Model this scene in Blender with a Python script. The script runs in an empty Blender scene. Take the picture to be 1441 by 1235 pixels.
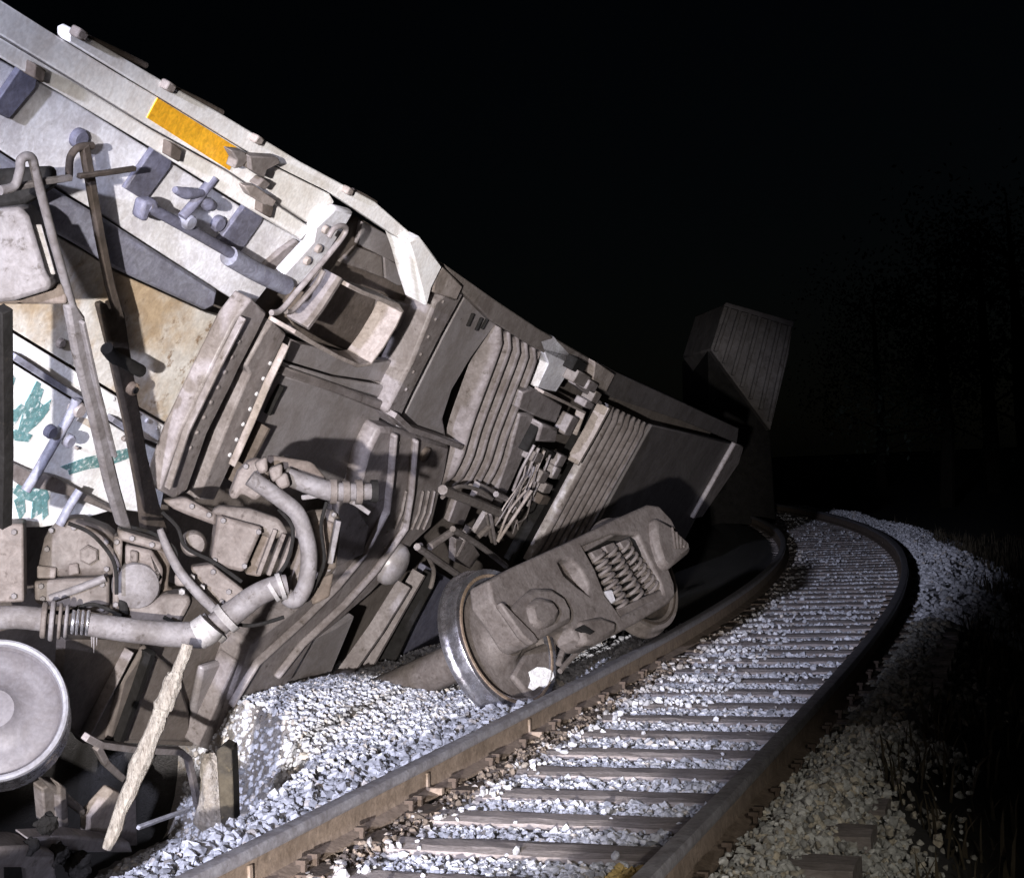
import bpy, bmesh, math, random
import numpy as np
from mathutils import Vector, Matrix
random.seed(7); RS = np.random.RandomState(11)
SC = bpy.context.scene; COL = SC.collection; R = math.radians
V = Vector

# ------------------------------------------------------------------ camera
FPX = 2300.0
YAW, PITCH, ROLL = .34363, .01216, -.04017
CAM = V((2.16588, 0.0, 1.518))
FW = V((-math.sin(YAW)*math.cos(PITCH), math.cos(YAW)*math.cos(PITCH), math.sin(PITCH)))
_rt = V((math.cos(YAW), math.sin(YAW), 0)); _up = _rt.cross(FW)
RT = _rt*math.cos(ROLL) + _up*math.sin(ROLL)
UP = -_rt*math.sin(ROLL) + _up*math.cos(ROLL)
cd = bpy.data.cameras.new('camera'); cam = bpy.data.objects.new('camera', cd); COL.objects.link(cam)
cam.matrix_world = Matrix(((RT.x, UP.x, -FW.x, CAM.x), (RT.y, UP.y, -FW.y, CAM.y), (RT.z, UP.z, -FW.z, CAM.z), (0, 0, 0, 1)))
cd.sensor_width = 36; cd.lens = 36*FPX/1441; cd.clip_start = .05; cd.clip_end = 2000
SC.camera = cam

# ------------------------------------------------------------------ night sky, floodlight
W = bpy.data.worlds.new('World'); SC.world = W; W.use_nodes = True
wn = W.node_tree.nodes; wl = W.node_tree.links
sky = wn.new('ShaderNodeTexSky'); sky.sky_type = 'NISHITA'; sky.sun_disc = False
sky.sun_elevation = R(25); sky.sun_rotation = R(200)
bg = wn['Background']; bg.inputs['Strength'].default_value = .00025
wl.new(sky.outputs[0], bg.inputs['Color'])

def spot(name, loc, target, energy, color, angle, blend, size):
    l = bpy.data.lights.new(name, 'SPOT'); l.energy = energy; l.color = color
    l.spot_size = R(angle); l.spot_blend = blend; l.shadow_soft_size = size
    o = bpy.data.objects.new(name, l); COL.objects.link(o); o.location = loc
    o.rotation_euler = (V(target)-V(loc)).to_track_quat('-Z', 'Y').to_euler()
    return o
spot('floodlight', (.35, -6.0, 3.0), (-2.33, 10, .6), 12800, (.76, .79, 1.0), 23, .45, .15)
spot('work_light', (2.8, -5.0, .85), (-2.1, 9.0, 1.15), 17500, (1.0, .95, .925), 22, .6, .07)
spot('camera_fill', (2.5, -3.0, 2.1), (-1.9, 8.0, .9), 1150, (1.0, .89, .83), 27, .6, 1.0)  # added unseen fill beside the camera, softens the visible shadows
spot('hand_lamp', (3.3, .3, 2.2), (1.05, 5.6, -.1), 430, (1.0, .95, .84), 24, .9, .05)
SC.view_settings.view_transform = 'Standard'; SC.view_settings.look = 'None'
SC.view_settings.exposure = 0; SC.view_settings.gamma = 1

# ------------------------------------------------------------------ geometry helpers
def ray(u, v): return FW + RT*((u-720.5)/FPX) + UP*((617.5-v)/FPX)
def P(u, v, z): return CAM + ray(u, v)*z
def Gd(u, v, z=0.0):
    r = ray(u, v); return CAM + r*((z-CAM.z)/r.z)
class Plane:
    def __init__(s, o, n): s.o = V(o); s.n = V(n).normalized()
    def pt(s, u, v, h=0.0):
        r = ray(u, v); o = s.o + s.n*h
        return CAM + r*((o-CAM).dot(s.n)/r.dot(s.n))

class MB:
    def __init__(s): s.v = []; s.f = []
    def add(s, vs, fs):
        b = len(s.v); s.v += [tuple(x) for x in vs]; s.f += [tuple(i+b for i in f) for f in fs]; return s
    def prism(s, pts, off):
        n = len(pts); off = V(off)
        return s.add(list(pts)+[p+off for p in pts],
                     [tuple(range(n)), tuple(range(2*n-1, n-1, -1))]+[(i, i+n, (i+1) % n+n, (i+1) % n) for i in range(n)])
    def box(s, c, ax, ay, az):
        c = V(c); vs = [c+ax*i+ay*j+az*k for i in (-1, 1) for j in (-1, 1) for k in (-1, 1)]
        return s.add(vs, [(0, 1, 3, 2), (4, 6, 7, 5), (0, 4, 5, 1), (2, 3, 7, 6), (0, 2, 6, 4), (1, 5, 7, 3)])
    def tube(s, path, rad, n=10, square=False, up=None):
        path = [V(p) for p in path]; m = len(path)
        rad = rad if isinstance(rad, (list, tuple)) else [rad]*m
        vs = []; ref = V(up) if up else None
        for i, p in enumerate(path):
            t = (path[min(i+1, m-1)]-path[max(i-1, 0)]).normalized()
            if ref is None:
                ref = V((0, 0, 1)) if abs(t.z) < .9 else V((1, 0, 0))
            a = (ref - t*ref.dot(t)).normalized(); b = t.cross(a); ref = a
            for k in range(n):
                an = 2*math.pi*(k+(.5 if square else 0))/n
                vs.append(p+(a*math.cos(an)+b*math.sin(an))*rad[i])
        fs = [(i*n+k, i*n+(k+1) % n, (i+1)*n+(k+1) % n, (i+1)*n+k) for i in range(m-1) for k in range(n)]
        fs += [tuple(range(n-1, -1, -1)), tuple(range((m-1)*n, m*n))]
        return s.add(vs, fs)
    def lathe(s, o, ax, prof, n=40, caps=True):
        o = V(o); ax = V(ax).normalized()
        ref = V((0, 0, 1)) if abs(ax.z) < .8 else V((1, 0, 0))
        a = (ref-ax*ref.dot(ax)).normalized(); b = ax.cross(a); vs = []
        for (h, r) in prof:
            for k in range(n):
                an = 2*math.pi*k/n; vs.append(o+ax*h+(a*math.cos(an)+b*math.sin(an))*r)
        m = len(prof)
        fs = [(i*n+k, i*n+(k+1) % n, (i+1)*n+(k+1) % n, (i+1)*n+k) for i in range(m-1) for k in range(n)]
        if caps and prof[0][1] > 1e-6: fs.append(tuple(range(n-1, -1, -1)))
        if caps and prof[-1][1] > 1e-6: fs.append(tuple(range((m-1)*n, m*n)))
        return s.add(vs, fs)
    def wall(s, lo, hi, th, nrm):
        # a bent strip: lo/hi are the two rims of the strip, th its thickness measured in the plane with normal nrm
        m = len(lo); vs = []
        for i in range(m):
            t = (lo[min(i+1, m-1)]-lo[max(i-1, 0)]).normalized(); q = t.cross(nrm).normalized()*(th/2)
            vs += [lo[i]-q, lo[i]+q, hi[i]+q, hi[i]-q]
        fs = [(i*4+k, i*4+(k+1) % 4, i*4+4+(k+1) % 4, i*4+4+k) for i in range(m-1) for k in range(4)]
        fs += [(3, 2, 1, 0), tuple(range(4*m-4, 4*m))]
        return s.add(vs, fs)
    def build(s, name, mat, parent=None, bevel=0.0, smooth=False, seg=2, weld=False):
        me = bpy.data.meshes.new(name); base = V(parent.location) if parent and parent.parent is None else None
        if parent is not None and parent.parent is not None: base = V(parent['_base'])
        if base is None:
            if parent is None: base = sum((V(x) for x in s.v), V())/max(1, len(s.v)); base.z = min(x[2] for x in s.v)
        me.from_pydata([tuple(V(x)-base) for x in s.v], [], s.f)
        bm = bmesh.new(); bm.from_mesh(me)
        if weld: bmesh.ops.remove_doubles(bm, verts=bm.verts, dist=1e-5)
        bmesh.ops.recalc_face_normals(bm, faces=bm.faces); bm.to_mesh(me); bm.free()
        o = bpy.data.objects.new(name, me); COL.objects.link(o)
        if parent is None: o.location = base
        else:
            o.parent = parent
            if parent.type == 'EMPTY' and parent.parent is None: pass
        o['_base'] = tuple(base)
        me.materials.append(mat)
        if bevel:
            b = o.modifiers.new('bevel', 'BEVEL'); b.width = bevel; b.segments = seg; b.limit_method = 'ANGLE'; b.angle_limit = R(32)
        if smooth: me.shade_smooth()
        elif bevel:
            me.shade_smooth()
            o.modifiers.new('wn', 'WEIGHTED_NORMAL') if False else None
            me.set_sharp_from_angle(angle=R(30))
        if smooth: me.set_sharp_from_angle(angle=R(38))
        return o
def tag(o, label=None, cat=None, group=None, kind=None):
    if label: o['label'] = label
    if cat: o['category'] = cat
    if group: o['group'] = group
    if kind: o['kind'] = kind
    return o
def thing(name, loc, label, cat, group=None):
    o = bpy.data.objects.new(name, None); COL.objects.link(o); o.location = loc; o.empty_display_size = .2
    return tag(o, label, cat, group)

# ------------------------------------------------------------------ materials
def lin(c): return tuple(((x/255+.055)/1.055)**2.4 if x/255 > .04045 else x/255/12.92 for x in c)
def dirty(name, c1, c2, c3=None, scale=6.0, rough=.6, metal=0.0, bump=.25, spots=.5, fine=60, streak=None, bdist=.006, wear=.74, spec=.35):
    """base colour c1 with clouds of c2 and speckled patches of c3, all in object space"""
    m = bpy.data.materials.new(name); m.use_nodes = True; nt = m.node_tree; N = nt.nodes; L = nt.links
    bs = N['Principled BSDF']; tc = N.new('ShaderNodeTexCoord'); mp = N.new('ShaderNodeMapping')
    L.new(tc.outputs['Object'], mp.inputs['Vector'])
    if streak: mp.inputs['Rotation'].default_value = streak[0]; mp.inputs['Scale'].default_value = streak[1]
    n1 = N.new('ShaderNodeTexNoise'); n1.inputs['Scale'].default_value = scale; n1.inputs['Detail'].default_value = 8; n1.inputs['Roughness'].default_value = .62
    n2 = N.new('ShaderNodeTexNoise'); n2.inputs['Scale'].default_value = scale*3.1; n2.inputs['Detail'].default_value = 10; n2.inputs['Roughness'].default_value = .7
    n3 = N.new('ShaderNodeTexNoise'); n3.inputs['Scale'].default_value = fine; n3.inputs['Detail'].default_value = 4
    for n in (n1, n2): L.new(mp.outputs[0], n.inputs['Vector'])
    L.new(tc.outputs['Object'], n3.inputs['Vector'])
    def ramp(src, a, b):
        r = N.new('ShaderNodeMapRange'); r.inputs['From Min'].default_value = a; r.inputs['From Max'].default_value = b; r.interpolation_type = 'SMOOTHSTEP'
        L.new(src, r.inputs['Value']); return r.outputs[0]
    def mix(f, a, b):
        x = N.new('ShaderNodeMix'); x.data_type = 'RGBA'; L.new(f, x.inputs['Factor'])
        for s, val in (('A', a), ('B', b)):
            if isinstance(val, tuple): x.inputs[6 if s == 'A' else 7].default_value = (*val, 1)
            else: L.new(val, x.inputs[6 if s == 'A' else 7])
        return x.outputs[2]
    col = mix(ramp(n1.outputs['Fac'], .38, .68), tuple(c1), tuple(c2))
    if c3: col = mix(ramp(n2.outputs['Fac'], spots, spots+.12), col, tuple(c3))
    # fine grain of dust
    n4 = N.new('ShaderNodeTexNoise'); n4.inputs['Scale'].default_value = scale*2.2; n4.inputs['Detail'].default_value = 12; n4.inputs['Roughness'].default_value = .75; n4.inputs['Distortion'].default_value = 1.2
    L.new(mp.outputs[0], n4.inputs['Vector'])
    g = mix(ramp(n3.outputs['Fac'], .3, .75), (.86, .86, .86), (1.06, 1.06, 1.06))
    wv = N.new('ShaderNodeMix'); wv.data_type = 'RGBA'; wv.blend_type = 'MULTIPLY'; wv.inputs['Factor'].default_value = 1
    L.new(g, wv.inputs[6]); L.new(mix(ramp(n4.outputs['Fac'], .36, .62), (wear, wear*.97, wear*.94), (1.08, 1.08, 1.08)), wv.inputs[7]); g = wv.outputs[2]
    bs.inputs['Specular IOR Level'].default_value = spec
    mu = N.new('ShaderNodeMix'); mu.data_type = 'RGBA'; mu.blend_type = 'MULTIPLY'; mu.inputs['Factor'].default_value = 1
    L.new(col, mu.inputs[6]); L.new(g, mu.inputs[7]); L.new(mu.outputs[2], bs.inputs['Base Color'])
    rr = N.new('ShaderNodeMapRange'); L.new(n2.outputs['Fac'], rr.inputs['Value'])
    rr.inputs['From Min'].default_value = .3; rr.inputs['From Max'].default_value = .7
    rr.inputs['To Min'].default_value = max(.05, rough-.15); rr.inputs['To Max'].default_value = min(1, rough+.15)
    L.new(rr.outputs[0], bs.inputs['Roughness']); bs.inputs['Metallic'].default_value = metal
    if bump:
        add = N.new('ShaderNodeMath'); add.operation = 'ADD'; L.new(n3.outputs['Fac'], add.inputs[0])
        mm = N.new('ShaderNodeMath'); mm.operation = 'MULTIPLY'; mm.inputs[1].default_value = 2.0; L.new(n2.outputs['Fac'], mm.inputs[0]); L.new(mm.outputs[0], add.inputs[1])
        b = N.new('ShaderNodeBump'); b.inputs['Strength'].default_value = bump; b.inputs['Distance'].default_value = bdist
        L.new(add.outputs[0], b.inputs['Height']); L.new(b.outputs[0], bs.inputs['Normal'])
    return m
M = {}
M['white'] = dirty('white_paint', (.86, .855, .85), (.77, .745, .72), (.46, .41, .355), 4, .5, 0, .03, .66, 60, None, .004, .92)
M['pale'] = dirty('pale_grey_paint', (.60, .60, .63), (.47, .46, .49), (.33, .31, .31), 6, .55, 0, .06, .62, 60, None, .004, .84)
M['bright'] = dirty('fresh_white_paint', (.72, .73, .75), (.62, .62, .66), (.42, .42, .46), 5, .5, 0, .03, .68, 60, None, .004, .92)
M['rusty'] = dirty('rusting_cream_paint', (.52, .505, .48), (.37, .285, .19), (.20, .14, .09), 3.6, .7, 0, .1, .57, wear=.82)
M['angle'] = dirty('blue_grey_surface', (.185, .19, .235), (.14, .14, .18), (.27, .255, .255), 8, .6, 0, .08, .60)
M['slate'] = dirty('slate_paint_and_shadow', (.115, .115, .155), (.085, .085, .12), (.17, .16, .175), 9, .6, 0, .08, .60)  # also the tone of the lug shadows under the sill
M['lav'] = dirty('dusty_grey_steel', (.205, .184, .182), (.15, .131, .127), (.085, .071, .062), 5, .52, 0, .12, .57, wear=.76)
M['grime'] = dirty('grimy_steel', (.195, .173, .17), (.138, .12, .114), (.078, .064, .055), 4, .48, .05, .12, .57, wear=.76)
M['smooth'] = dirty('greasy_steel_sheet', (.26, .243, .25), (.20, .18, .175), (.30, .277, .272), 1.8, .4, .1, .06, .62, wear=.86)
M['beige'] = dirty('dusty_beige_iron', (.28, .243, .222), (.20, .17, .153), (.12, .098, .083), 6, .7, 0, .15, .58, wear=.8)
M['iron'] = dirty('dusty_brown_iron', (.165, .145, .135), (.118, .10, .09), (.07, .057, .048), 6, .68, 0, .18, .58, wear=.78)
M['brown'] = dirty('brown_grime', (.115, .094, .081), (.078, .063, .054), (.15, .125, .106), 6, .85, 0, .2, .6, spec=.2, wear=.8)
M['dark'] = dirty('black_grime_and_shade', (.014, .013, .0125), (.009, .0085, .008), (.026, .022, .019), 7, .9, 0, .3, .6, spec=.12)
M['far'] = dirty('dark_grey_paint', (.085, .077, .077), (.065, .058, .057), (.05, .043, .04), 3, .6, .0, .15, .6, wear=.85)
M['yellow'] = dirty('yellow_reflector', (.90, .47, .03), (.82, .40, .025), (.7, .36, .05), 9, .4, 0, .05, .7)
M['teal'] = dirty('teal_spray_paint', (.09, .20, .21), (.16, .28, .29), (.55, .60, .62), 16, .6, 0, .03, .53)
M['hose'] = dirty('dusty_rubber', (.24, .23, .245), (.16, .15, .155), (.32, .30, .30), 14, .8, 0, .35, .6)
M['chrome'] = dirty('bare_steel', (.62, .62, .66), (.45, .44, .46), (.3, .27, .24), 10, .3, .9, .1, .62)
M['tread'] = dirty('worn_wheel_steel', (.42, .42, .47), (.26, .25, .28), (.17, .15, .14), 6, .28, .85, .1, .6)
M['rustrim'] = dirty('rusty_rim', (.20, .15, .11), (.15, .11, .08), (.10, .08, .065), 14, .7, .1, .3, .56)
M['railside'] = dirty('rail_rust', (.27, .212, .17), (.20, .155, .122), (.125, .098, .078), 7, .8, 0, .3, .60)
M['railhead'] = dirty('rail_head_steel', (.30, .295, .32), (.21, .20, .215), (.13, .11, .10), 10, .42, .25, .12, .6)
M['tie'] = dirty('weathered_tie_wood', (.30, .268, .262), (.20, .175, .168), (.37, .345, .35), 5, .9, 0, .6, .60, 50, ((0, 0, 0), (1.0, 14.0, 6.0)), .008, .78)
M['wood'] = dirty('pale_split_wood', (.30, .275, .24), (.19, .165, .14), (.095, .078, .06), 5, .85, 0, .7, .54, 45, ((0, .37, 0), (9.0, 9.0, 2.0)), .012)
M['darkwood'] = dirty('tarred_wood', (.055, .045, .03), (.014, .013, .012), (.15, .12, .07), 6, .9, 0, .8, .60)
M['paintwhite'] = dirty('white_paint_mark', (.85, .85, .86), (.7, .7, .72), None, 20, .6, 0, .2)
M['earth'] = dirty('dark_earth', (.02, .017, .014), (.014, .012, .01), (.035, .03, .025), 3, .95, 0, .8, .58, 25, None, .03)
M['disc'] = dirty('dusty_lavender_steel', (.112, .104, .112), (.088, .081, .087), (.145, .137, .145), 3, .55, .1, .06, .64, 60, None, .004, .88)
M['rimlight'] = dirty('polished_rim', (.26, .26, .285), (.20, .195, .21), (.12, .11, .11), 8, .35, .15, .05, .66, wear=.85)
M['taupe'] = dirty('taupe_dust', (.15, .128, .115), (.11, .093, .083), (.075, .062, .054), 4, .8, 0, .15, .6, wear=.8)
M['bogie'] = dirty('bogie_brown_dust', (.118, .102, .094), (.088, .074, .067), (.055, .045, .038), 7, .7, 0, .2, .57, wear=.76)
M['umber'] = dirty('umber_iron_and_shadow', (.052, .041, .034), (.033, .027, .023), (.085, .062, .046), 7, .85, 0, .3, .58, spec=.2)  # also colours the bars that stand for a cast shadow
M['plateiron'] = dirty('tie_plate_rust', (.085, .062, .048), (.055, .042, .034), (.12, .085, .06), 9, .85, 0, .5, .56)
M['farend'] = dirty('weathered_car_end', (.11, .10, .094), (.08, .073, .07), (.055, .048, .044), 2, .8, 0, .2, .56, spec=.15)
for _k, _n, _c in (('clav', 'toned_down_grey_dirt', ((.135, .125, .128), (.092, .082, .080), (.05, .042, .037))), ('cbeige', 'toned_down_beige_dirt', ((.128, .108, .098), (.090, .074, .066), (.05, .04, .034))), ('ciron', 'toned_down_brown_dirt', ((.108, .092, .083), (.074, .061, .054), (.042, .033, .028))), ('cpale', 'toned_down_pale_dirt', ((.25, .24, .24), (.17, .16, .155), (.11, .10, .09)))):
    M[_k] = dirty(_n, *_c, 6, .7, 0, .15, .57, wear=.78)
FRONT = dict(lav='clav', beige='cbeige', iron='ciron', pale='cpale', grime='ciron', hose='clav', rustrim='ciron')  # darkened copies for parts facing the lamps, offsetting the strong light
M['bark'] = dirty('bark', (.02, .017, .013), (.013, .011, .009), None, 8, .95, 0, .6, spec=.1)

# ------------------------------------------------------------------ track curve
_s = np.linspace(-4, 70, 1481); _ds = _s[1]-_s[0]
_k = np.where(_s < 0, 0, np.interp(_s, [0, 9, 16, 24, 40, 70], [.0005, .0045, .01225, .01365, .00986, .009]))
_th = np.cumsum(_k)*_ds; _x = -np.cumsum(np.sin(_th))*_ds; _y = np.cumsum(np.cos(_th))*_ds
_i0 = np.argmin(abs(_s)); _x = _x-_x[_i0]; _y = _y-_y[_i0]
def trk(s, o=0.0):
    th = np.interp(s, _s, _th); return (np.interp(s, _s, _x)+np.cos(th)*o, np.interp(s, _s, _y)+np.sin(th)*o)
def hsh(a, b): return .5*(np.sin(a*1.7+b*2.3+1)+np.sin(a*.63-b*1.13+.4))*.5+.25*np.sin(a*4.1+b*3.7)*np.sin(b*5.3-a*2.9)
def gz(s, o):
    """ground height at distance s along the track and o to its right"""
    z = np.full(np.broadcast(s, o).shape, -.035)+0*s*o
    z = z + .012*hsh(s*2.2, o*2.2)
    w = np.clip(1.05+.02*np.clip(s-8, 0, 40)*1.2, 1.05, 2.4)+.15*np.sin(s*.9)   # ballast shoulder right of the track
    r = np.clip(o-w, 0, None); z = z-np.minimum(r*.42, .55)-.05*np.clip(r-2, 0, 6)+.07*hsh(s*.8, o*.8)*np.clip(r, 0, 1)
    l = np.clip(-o-1.0, 0, None); z = z+np.where(l > 0, np.clip(l, 0, 1.2)*.09, 0)-np.clip(l-4, 0, 8)*.08
    z = z+.06*np.clip((np.abs(o)-.86)/.12, 0, 1)*np.clip((o+1.6)/.2, 0, 1)
    pb = np.interp(s, [-4, 5, 6.2, 7.2, 8.0, 8.7, 9.4], [-1.2, -1.22, -1.28, -1.45, -1.95, -2.75, -6])
    z = z-.75*np.clip((pb-o)/.55, 0, 1)
    return z
def grid_mesh(name, ss, oo, zf, mat):
    S, O = np.meshgrid(ss, oo, indexing='ij'); X, Y = trk(S, O); Z = zf(S, O)
    v = np.stack([X, Y, Z], -1).reshape(-1, 3); a, b = S.shape
    idx = np.arange(a*b).reshape(a, b)
    f = np.stack([idx[:-1, :-1], idx[:-1, 1:], idx[1:, 1:], idx[1:, :-1]], -1).reshape(-1, 4)
    me = bpy.data.meshes.new(name); me.from_pydata(v.tolist(), [], f.tolist()); me.shade_smooth()
    o = bpy.data.objects.new(name, me); COL.objects.link(o); me.materials.append(mat); return o

# ground: one sheet; crushed-stone bed by the track, dark earth off the shoulder and for the bogie's shadow
def ground_material():
    m = dirty('ground_mix', (.17, .165, .17), (.11, .105, .105), (.30, .295, .30), 30, .95, 0, 1.0, .56, 70, None, .02)
    nt = m.node_tree; N = nt.nodes; L = nt.links; bs = N['Principled BSDF']
    src = bs.inputs['Base Color'].links[0].from_socket
    at = N.new('ShaderNodeAttribute'); at.attribute_name = 'soil_and_shade'
    n = N.new('ShaderNodeTexNoise'); n.inputs['Scale'].default_value = 5; n.inputs['Detail'].default_value = 8
    r = N.new('ShaderNodeMapRange'); L.new(n.outputs['Fac'], r.inputs['Value'])
    r.inputs['From Min'].default_value = .3; r.inputs['From Max'].default_value = .7
    r.inputs['To Min'].default_value = .007; r.inputs['To Max'].default_value = .028
    cc = N.new('ShaderNodeCombineColor')
    for i, k in enumerate((1.0, .86, .70)):
        q = N.new('ShaderNodeMath'); q.operation = 'MULTIPLY'; q.inputs[1].default_value = k; L.new(r.outputs[0], q.inputs[0]); L.new(q.outputs[0], cc.inputs[i])
    x = N.new('ShaderNodeMix'); x.data_type = 'RGBA'; L.new(at.outputs['Fac'], x.inputs['Factor'])
    L.new(src, x.inputs[6]); L.new(cc.outputs[0], x.inputs[7]); L.new(x.outputs[2], bs.inputs['Base Color'])
    return m
ss = np.concatenate([np.linspace(-60, -5, 12), np.linspace(-4, 24, 281), np.linspace(24.5, 70, 92), np.linspace(75, 400, 20)])
oo = np.concatenate([-np.geomspace(300, 6, 16), np.linspace(-5.8, 5.8, 117), np.geomspace(6, 300, 16)])
_S0 = trk
def trk(s, o=0.0):
    s = np.asarray(s, float); sc = np.clip(s, -4, 70); th = np.interp(sc, _s, _th); e = s-sc
    return (np.interp(sc, _s, _x)-np.sin(th)*e+np.cos(th)*o, np.interp(sc, _s, _y)+np.cos(th)*e+np.sin(th)*o)
gr = grid_mesh('ground', ss, oo, gz, ground_material()); tag(gr, kind='structure')
S, O = np.meshgrid(ss, oo, indexing='ij')
def shoulder(s): return np.clip(1.25+.035*np.clip(s-9, 0, 40), 1.25, 2.6)+.18*np.sin(s*1.3)+.1*np.sin(s*3.1)
soil_and_shade = np.clip((O-shoulder(S))/.35, 0, 1)
soil_and_shade = np.maximum(soil_and_shade, np.clip((-O-4.2)/.6, 0, 1)); soil_and_shade = np.maximum(soil_and_shade, np.clip((-O-.85)/.2, 0, 1)*np.clip((S-12)/.5, 0, 1))  # last term paints the shadow beyond the bogie as dark ground
soil_and_shade = np.maximum(soil_and_shade, np.clip((np.interp(S, [-4, 5, 6.2, 7.2, 8.0, 8.7, 9.4], [-1.2, -1.22, -1.28, -1.45, -1.95, -2.75, -6])-O)/.2, 0, 1))
at = gr.data.attributes.new('soil_and_shade', 'FLOAT', 'POINT'); at.data.foreach_set('value', soil_and_shade.reshape(-1).astype(np.float32))

# ------------------------------------------------------------------ rails
def rail_thing(o, label):
    x0, y0 = trk(6.0, o); t = thing('rail', (float(x0), float(y0), 0.0), label, 'rail', 'rails of the curving track')
    ss = np.concatenate([np.linspace(-3.5, 30, 135), np.linspace(30.5, 64, 68)])
    def sweep(name, prof, mat, bev):
        mb = MB(); n = len(prof); vs = []
        for s in ss:
            for (a, z) in prof:
                x, y = trk(s, o+a); vs.append(V((float(x), float(y), z)))
        fs = [(i*n+k, i*n+(k+1) % n, (i+1)*n+(k+1) % n, (i+1)*n+k) for i in range(len(ss)-1) for k in range(n)]
        fs += [tuple(range(n-1, -1, -1)), tuple(range((len(ss)-1)*n, len(ss)*n))]
        mb.add(vs, fs); return mb.build(name, mat, t, 0, True)
    sweep('foot', [(-.07, 0), (.07, 0), (.07, .011), (.012, .030), (-.012, .030), (-.07, .011)], M['railside'], 0)
    sweep('web', [(-.012, .028), (.012, .028), (.009, .06), (.009, .10), (.016, .131), (-.016, .131), (-.009, .10), (-.009, .06)], M['railside'], 0)
    sweep('head', [(-.034, .126), (.034, .126), (.037, .134), (.036, .160), (.030, .168), (.012, .171), (-.012, .171), (-.030, .168), (-.036, .160), (-.037, .134)], M['railhead'], 0)
    return t
HG = .7175+.035
rail_l = rail_thing(-HG, 'rust-sided rail nearest the tipped car, with the thrown wheel set against it')
rail_r = rail_thing(HG, 'dark-sided rail on the outside of the curve, beside the dark bank')
# rail anchors clipped round the foot of the near rail
for s in (5.2, 6.9, 8.4):
    mb = MB(); x, y = trk(s, -HG)
    for dz, a in ((.0, .0),):
        mb.box((x+.052, y, .022), V((.038, 0, 0)), V((0, .018, 0)), V((0, 0, .016)))
        mb.box((x+.016, y, .062), V((.006, 0, 0)), V((0, .014, 0)), V((0, 0, .042)))
    mb.build('anchor', M['railside'], rail_l, .004)

# ------------------------------------------------------------------ ties with plates and spikes
def tie_mesh(seed):
    rs = random.Random(seed); mb = MB(); n = 26; vs = []
    for i in range(n+1):
        x = -1.3+2.6*i/n; j = lambda a: rs.uniform(-a, a)
        e = .012 if i in (0, n) else .006
        vs += [V((x, -.115+j(e), -.17)), V((x, .115+j(e), -.17)), V((x, .112+j(e), -.010+j(.004))), V((x, .06+j(.01), j(.004))), V((x, -.05+j(.01), j(.004))), V((x, -.112+j(e), -.010+j(.004)))]
    fs = [(i*6+k, i*6+(k+1) % 6, (i+1)*6+(k+1) % 6, (i+1)*6+k) for i in range(n) for k in range(6)]+[(5, 4, 3, 2, 1, 0), tuple(range(n*6, n*6+6))]
    mb.add(vs, fs); return mb
def raw(name, mb, mat, smooth=False):
    me = bpy.data.meshes.new(name); me.from_pydata(mb.v, [], mb.f)
    bm = bmesh.new(); bm.from_mesh(me); bmesh.ops.recalc_face_normals(bm, faces=bm.faces); bm.to_mesh(me); bm.free()
    me.materials.append(mat)
    if smooth: me.shade_smooth(); me.set_sharp_from_angle(angle=R(35))
    return me
tie_me = [raw('tie', tie_mesh(k), M['tie']) for k in range(6)]
plate_me = raw('tie_plate', MB().box((0, 0, .0), V((.18, 0, 0)), V((0, .095, 0)), V((0, 0, .008))), M['plateiron'])
spk = MB(); spk.box((0, 0, .0), V((.009, 0, 0)), V((0, .009, 0)), V((0, 0, .03))); spk.box((.006, 0, .034), V((.020, 0, 0)), V((0, .015, 0)), V((0, 0, .008)))
spike_me = raw('spike', spk, M['plateiron'])
TIE0 = 5.65-.115
def tie_s(k): return TIE0+.522*k
for k in range(-9, 82):
    s = tie_s(k); x, y = trk(s); th = float(np.interp(s, _s, _th))
    o = bpy.data.objects.new('railway_tie', tie_me[k % 6]); COL.objects.link(o)
    o.location = (float(x), float(y), -.004+random.uniform(-.006, .004)); o.rotation_euler = (0, 0, th+random.uniform(-.012, .012)+(math.pi if k % 2 else 0))
    tag(o, 'weathered grey wooden tie bedded in white stones under both rails', 'railway tie', 'wooden ties under the track')
    if k < 22:
        for sg in (-1, 1):
            p = bpy.data.objects.new('tie_plate', plate_me); COL.objects.link(p); p.parent = o; p.location = (sg*HG, 0, .006)
            if k < 12:
                for dx, dy in ((-.085, .05), (.085, -.05), (.085, .05)):
                    q = bpy.data.objects.new('spike', spike_me); COL.objects.link(q); q.parent = p
                    q.location = (dx, dy, .012); q.rotation_euler = (0, 0, math.pi if dx > 0 else 0)

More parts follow.
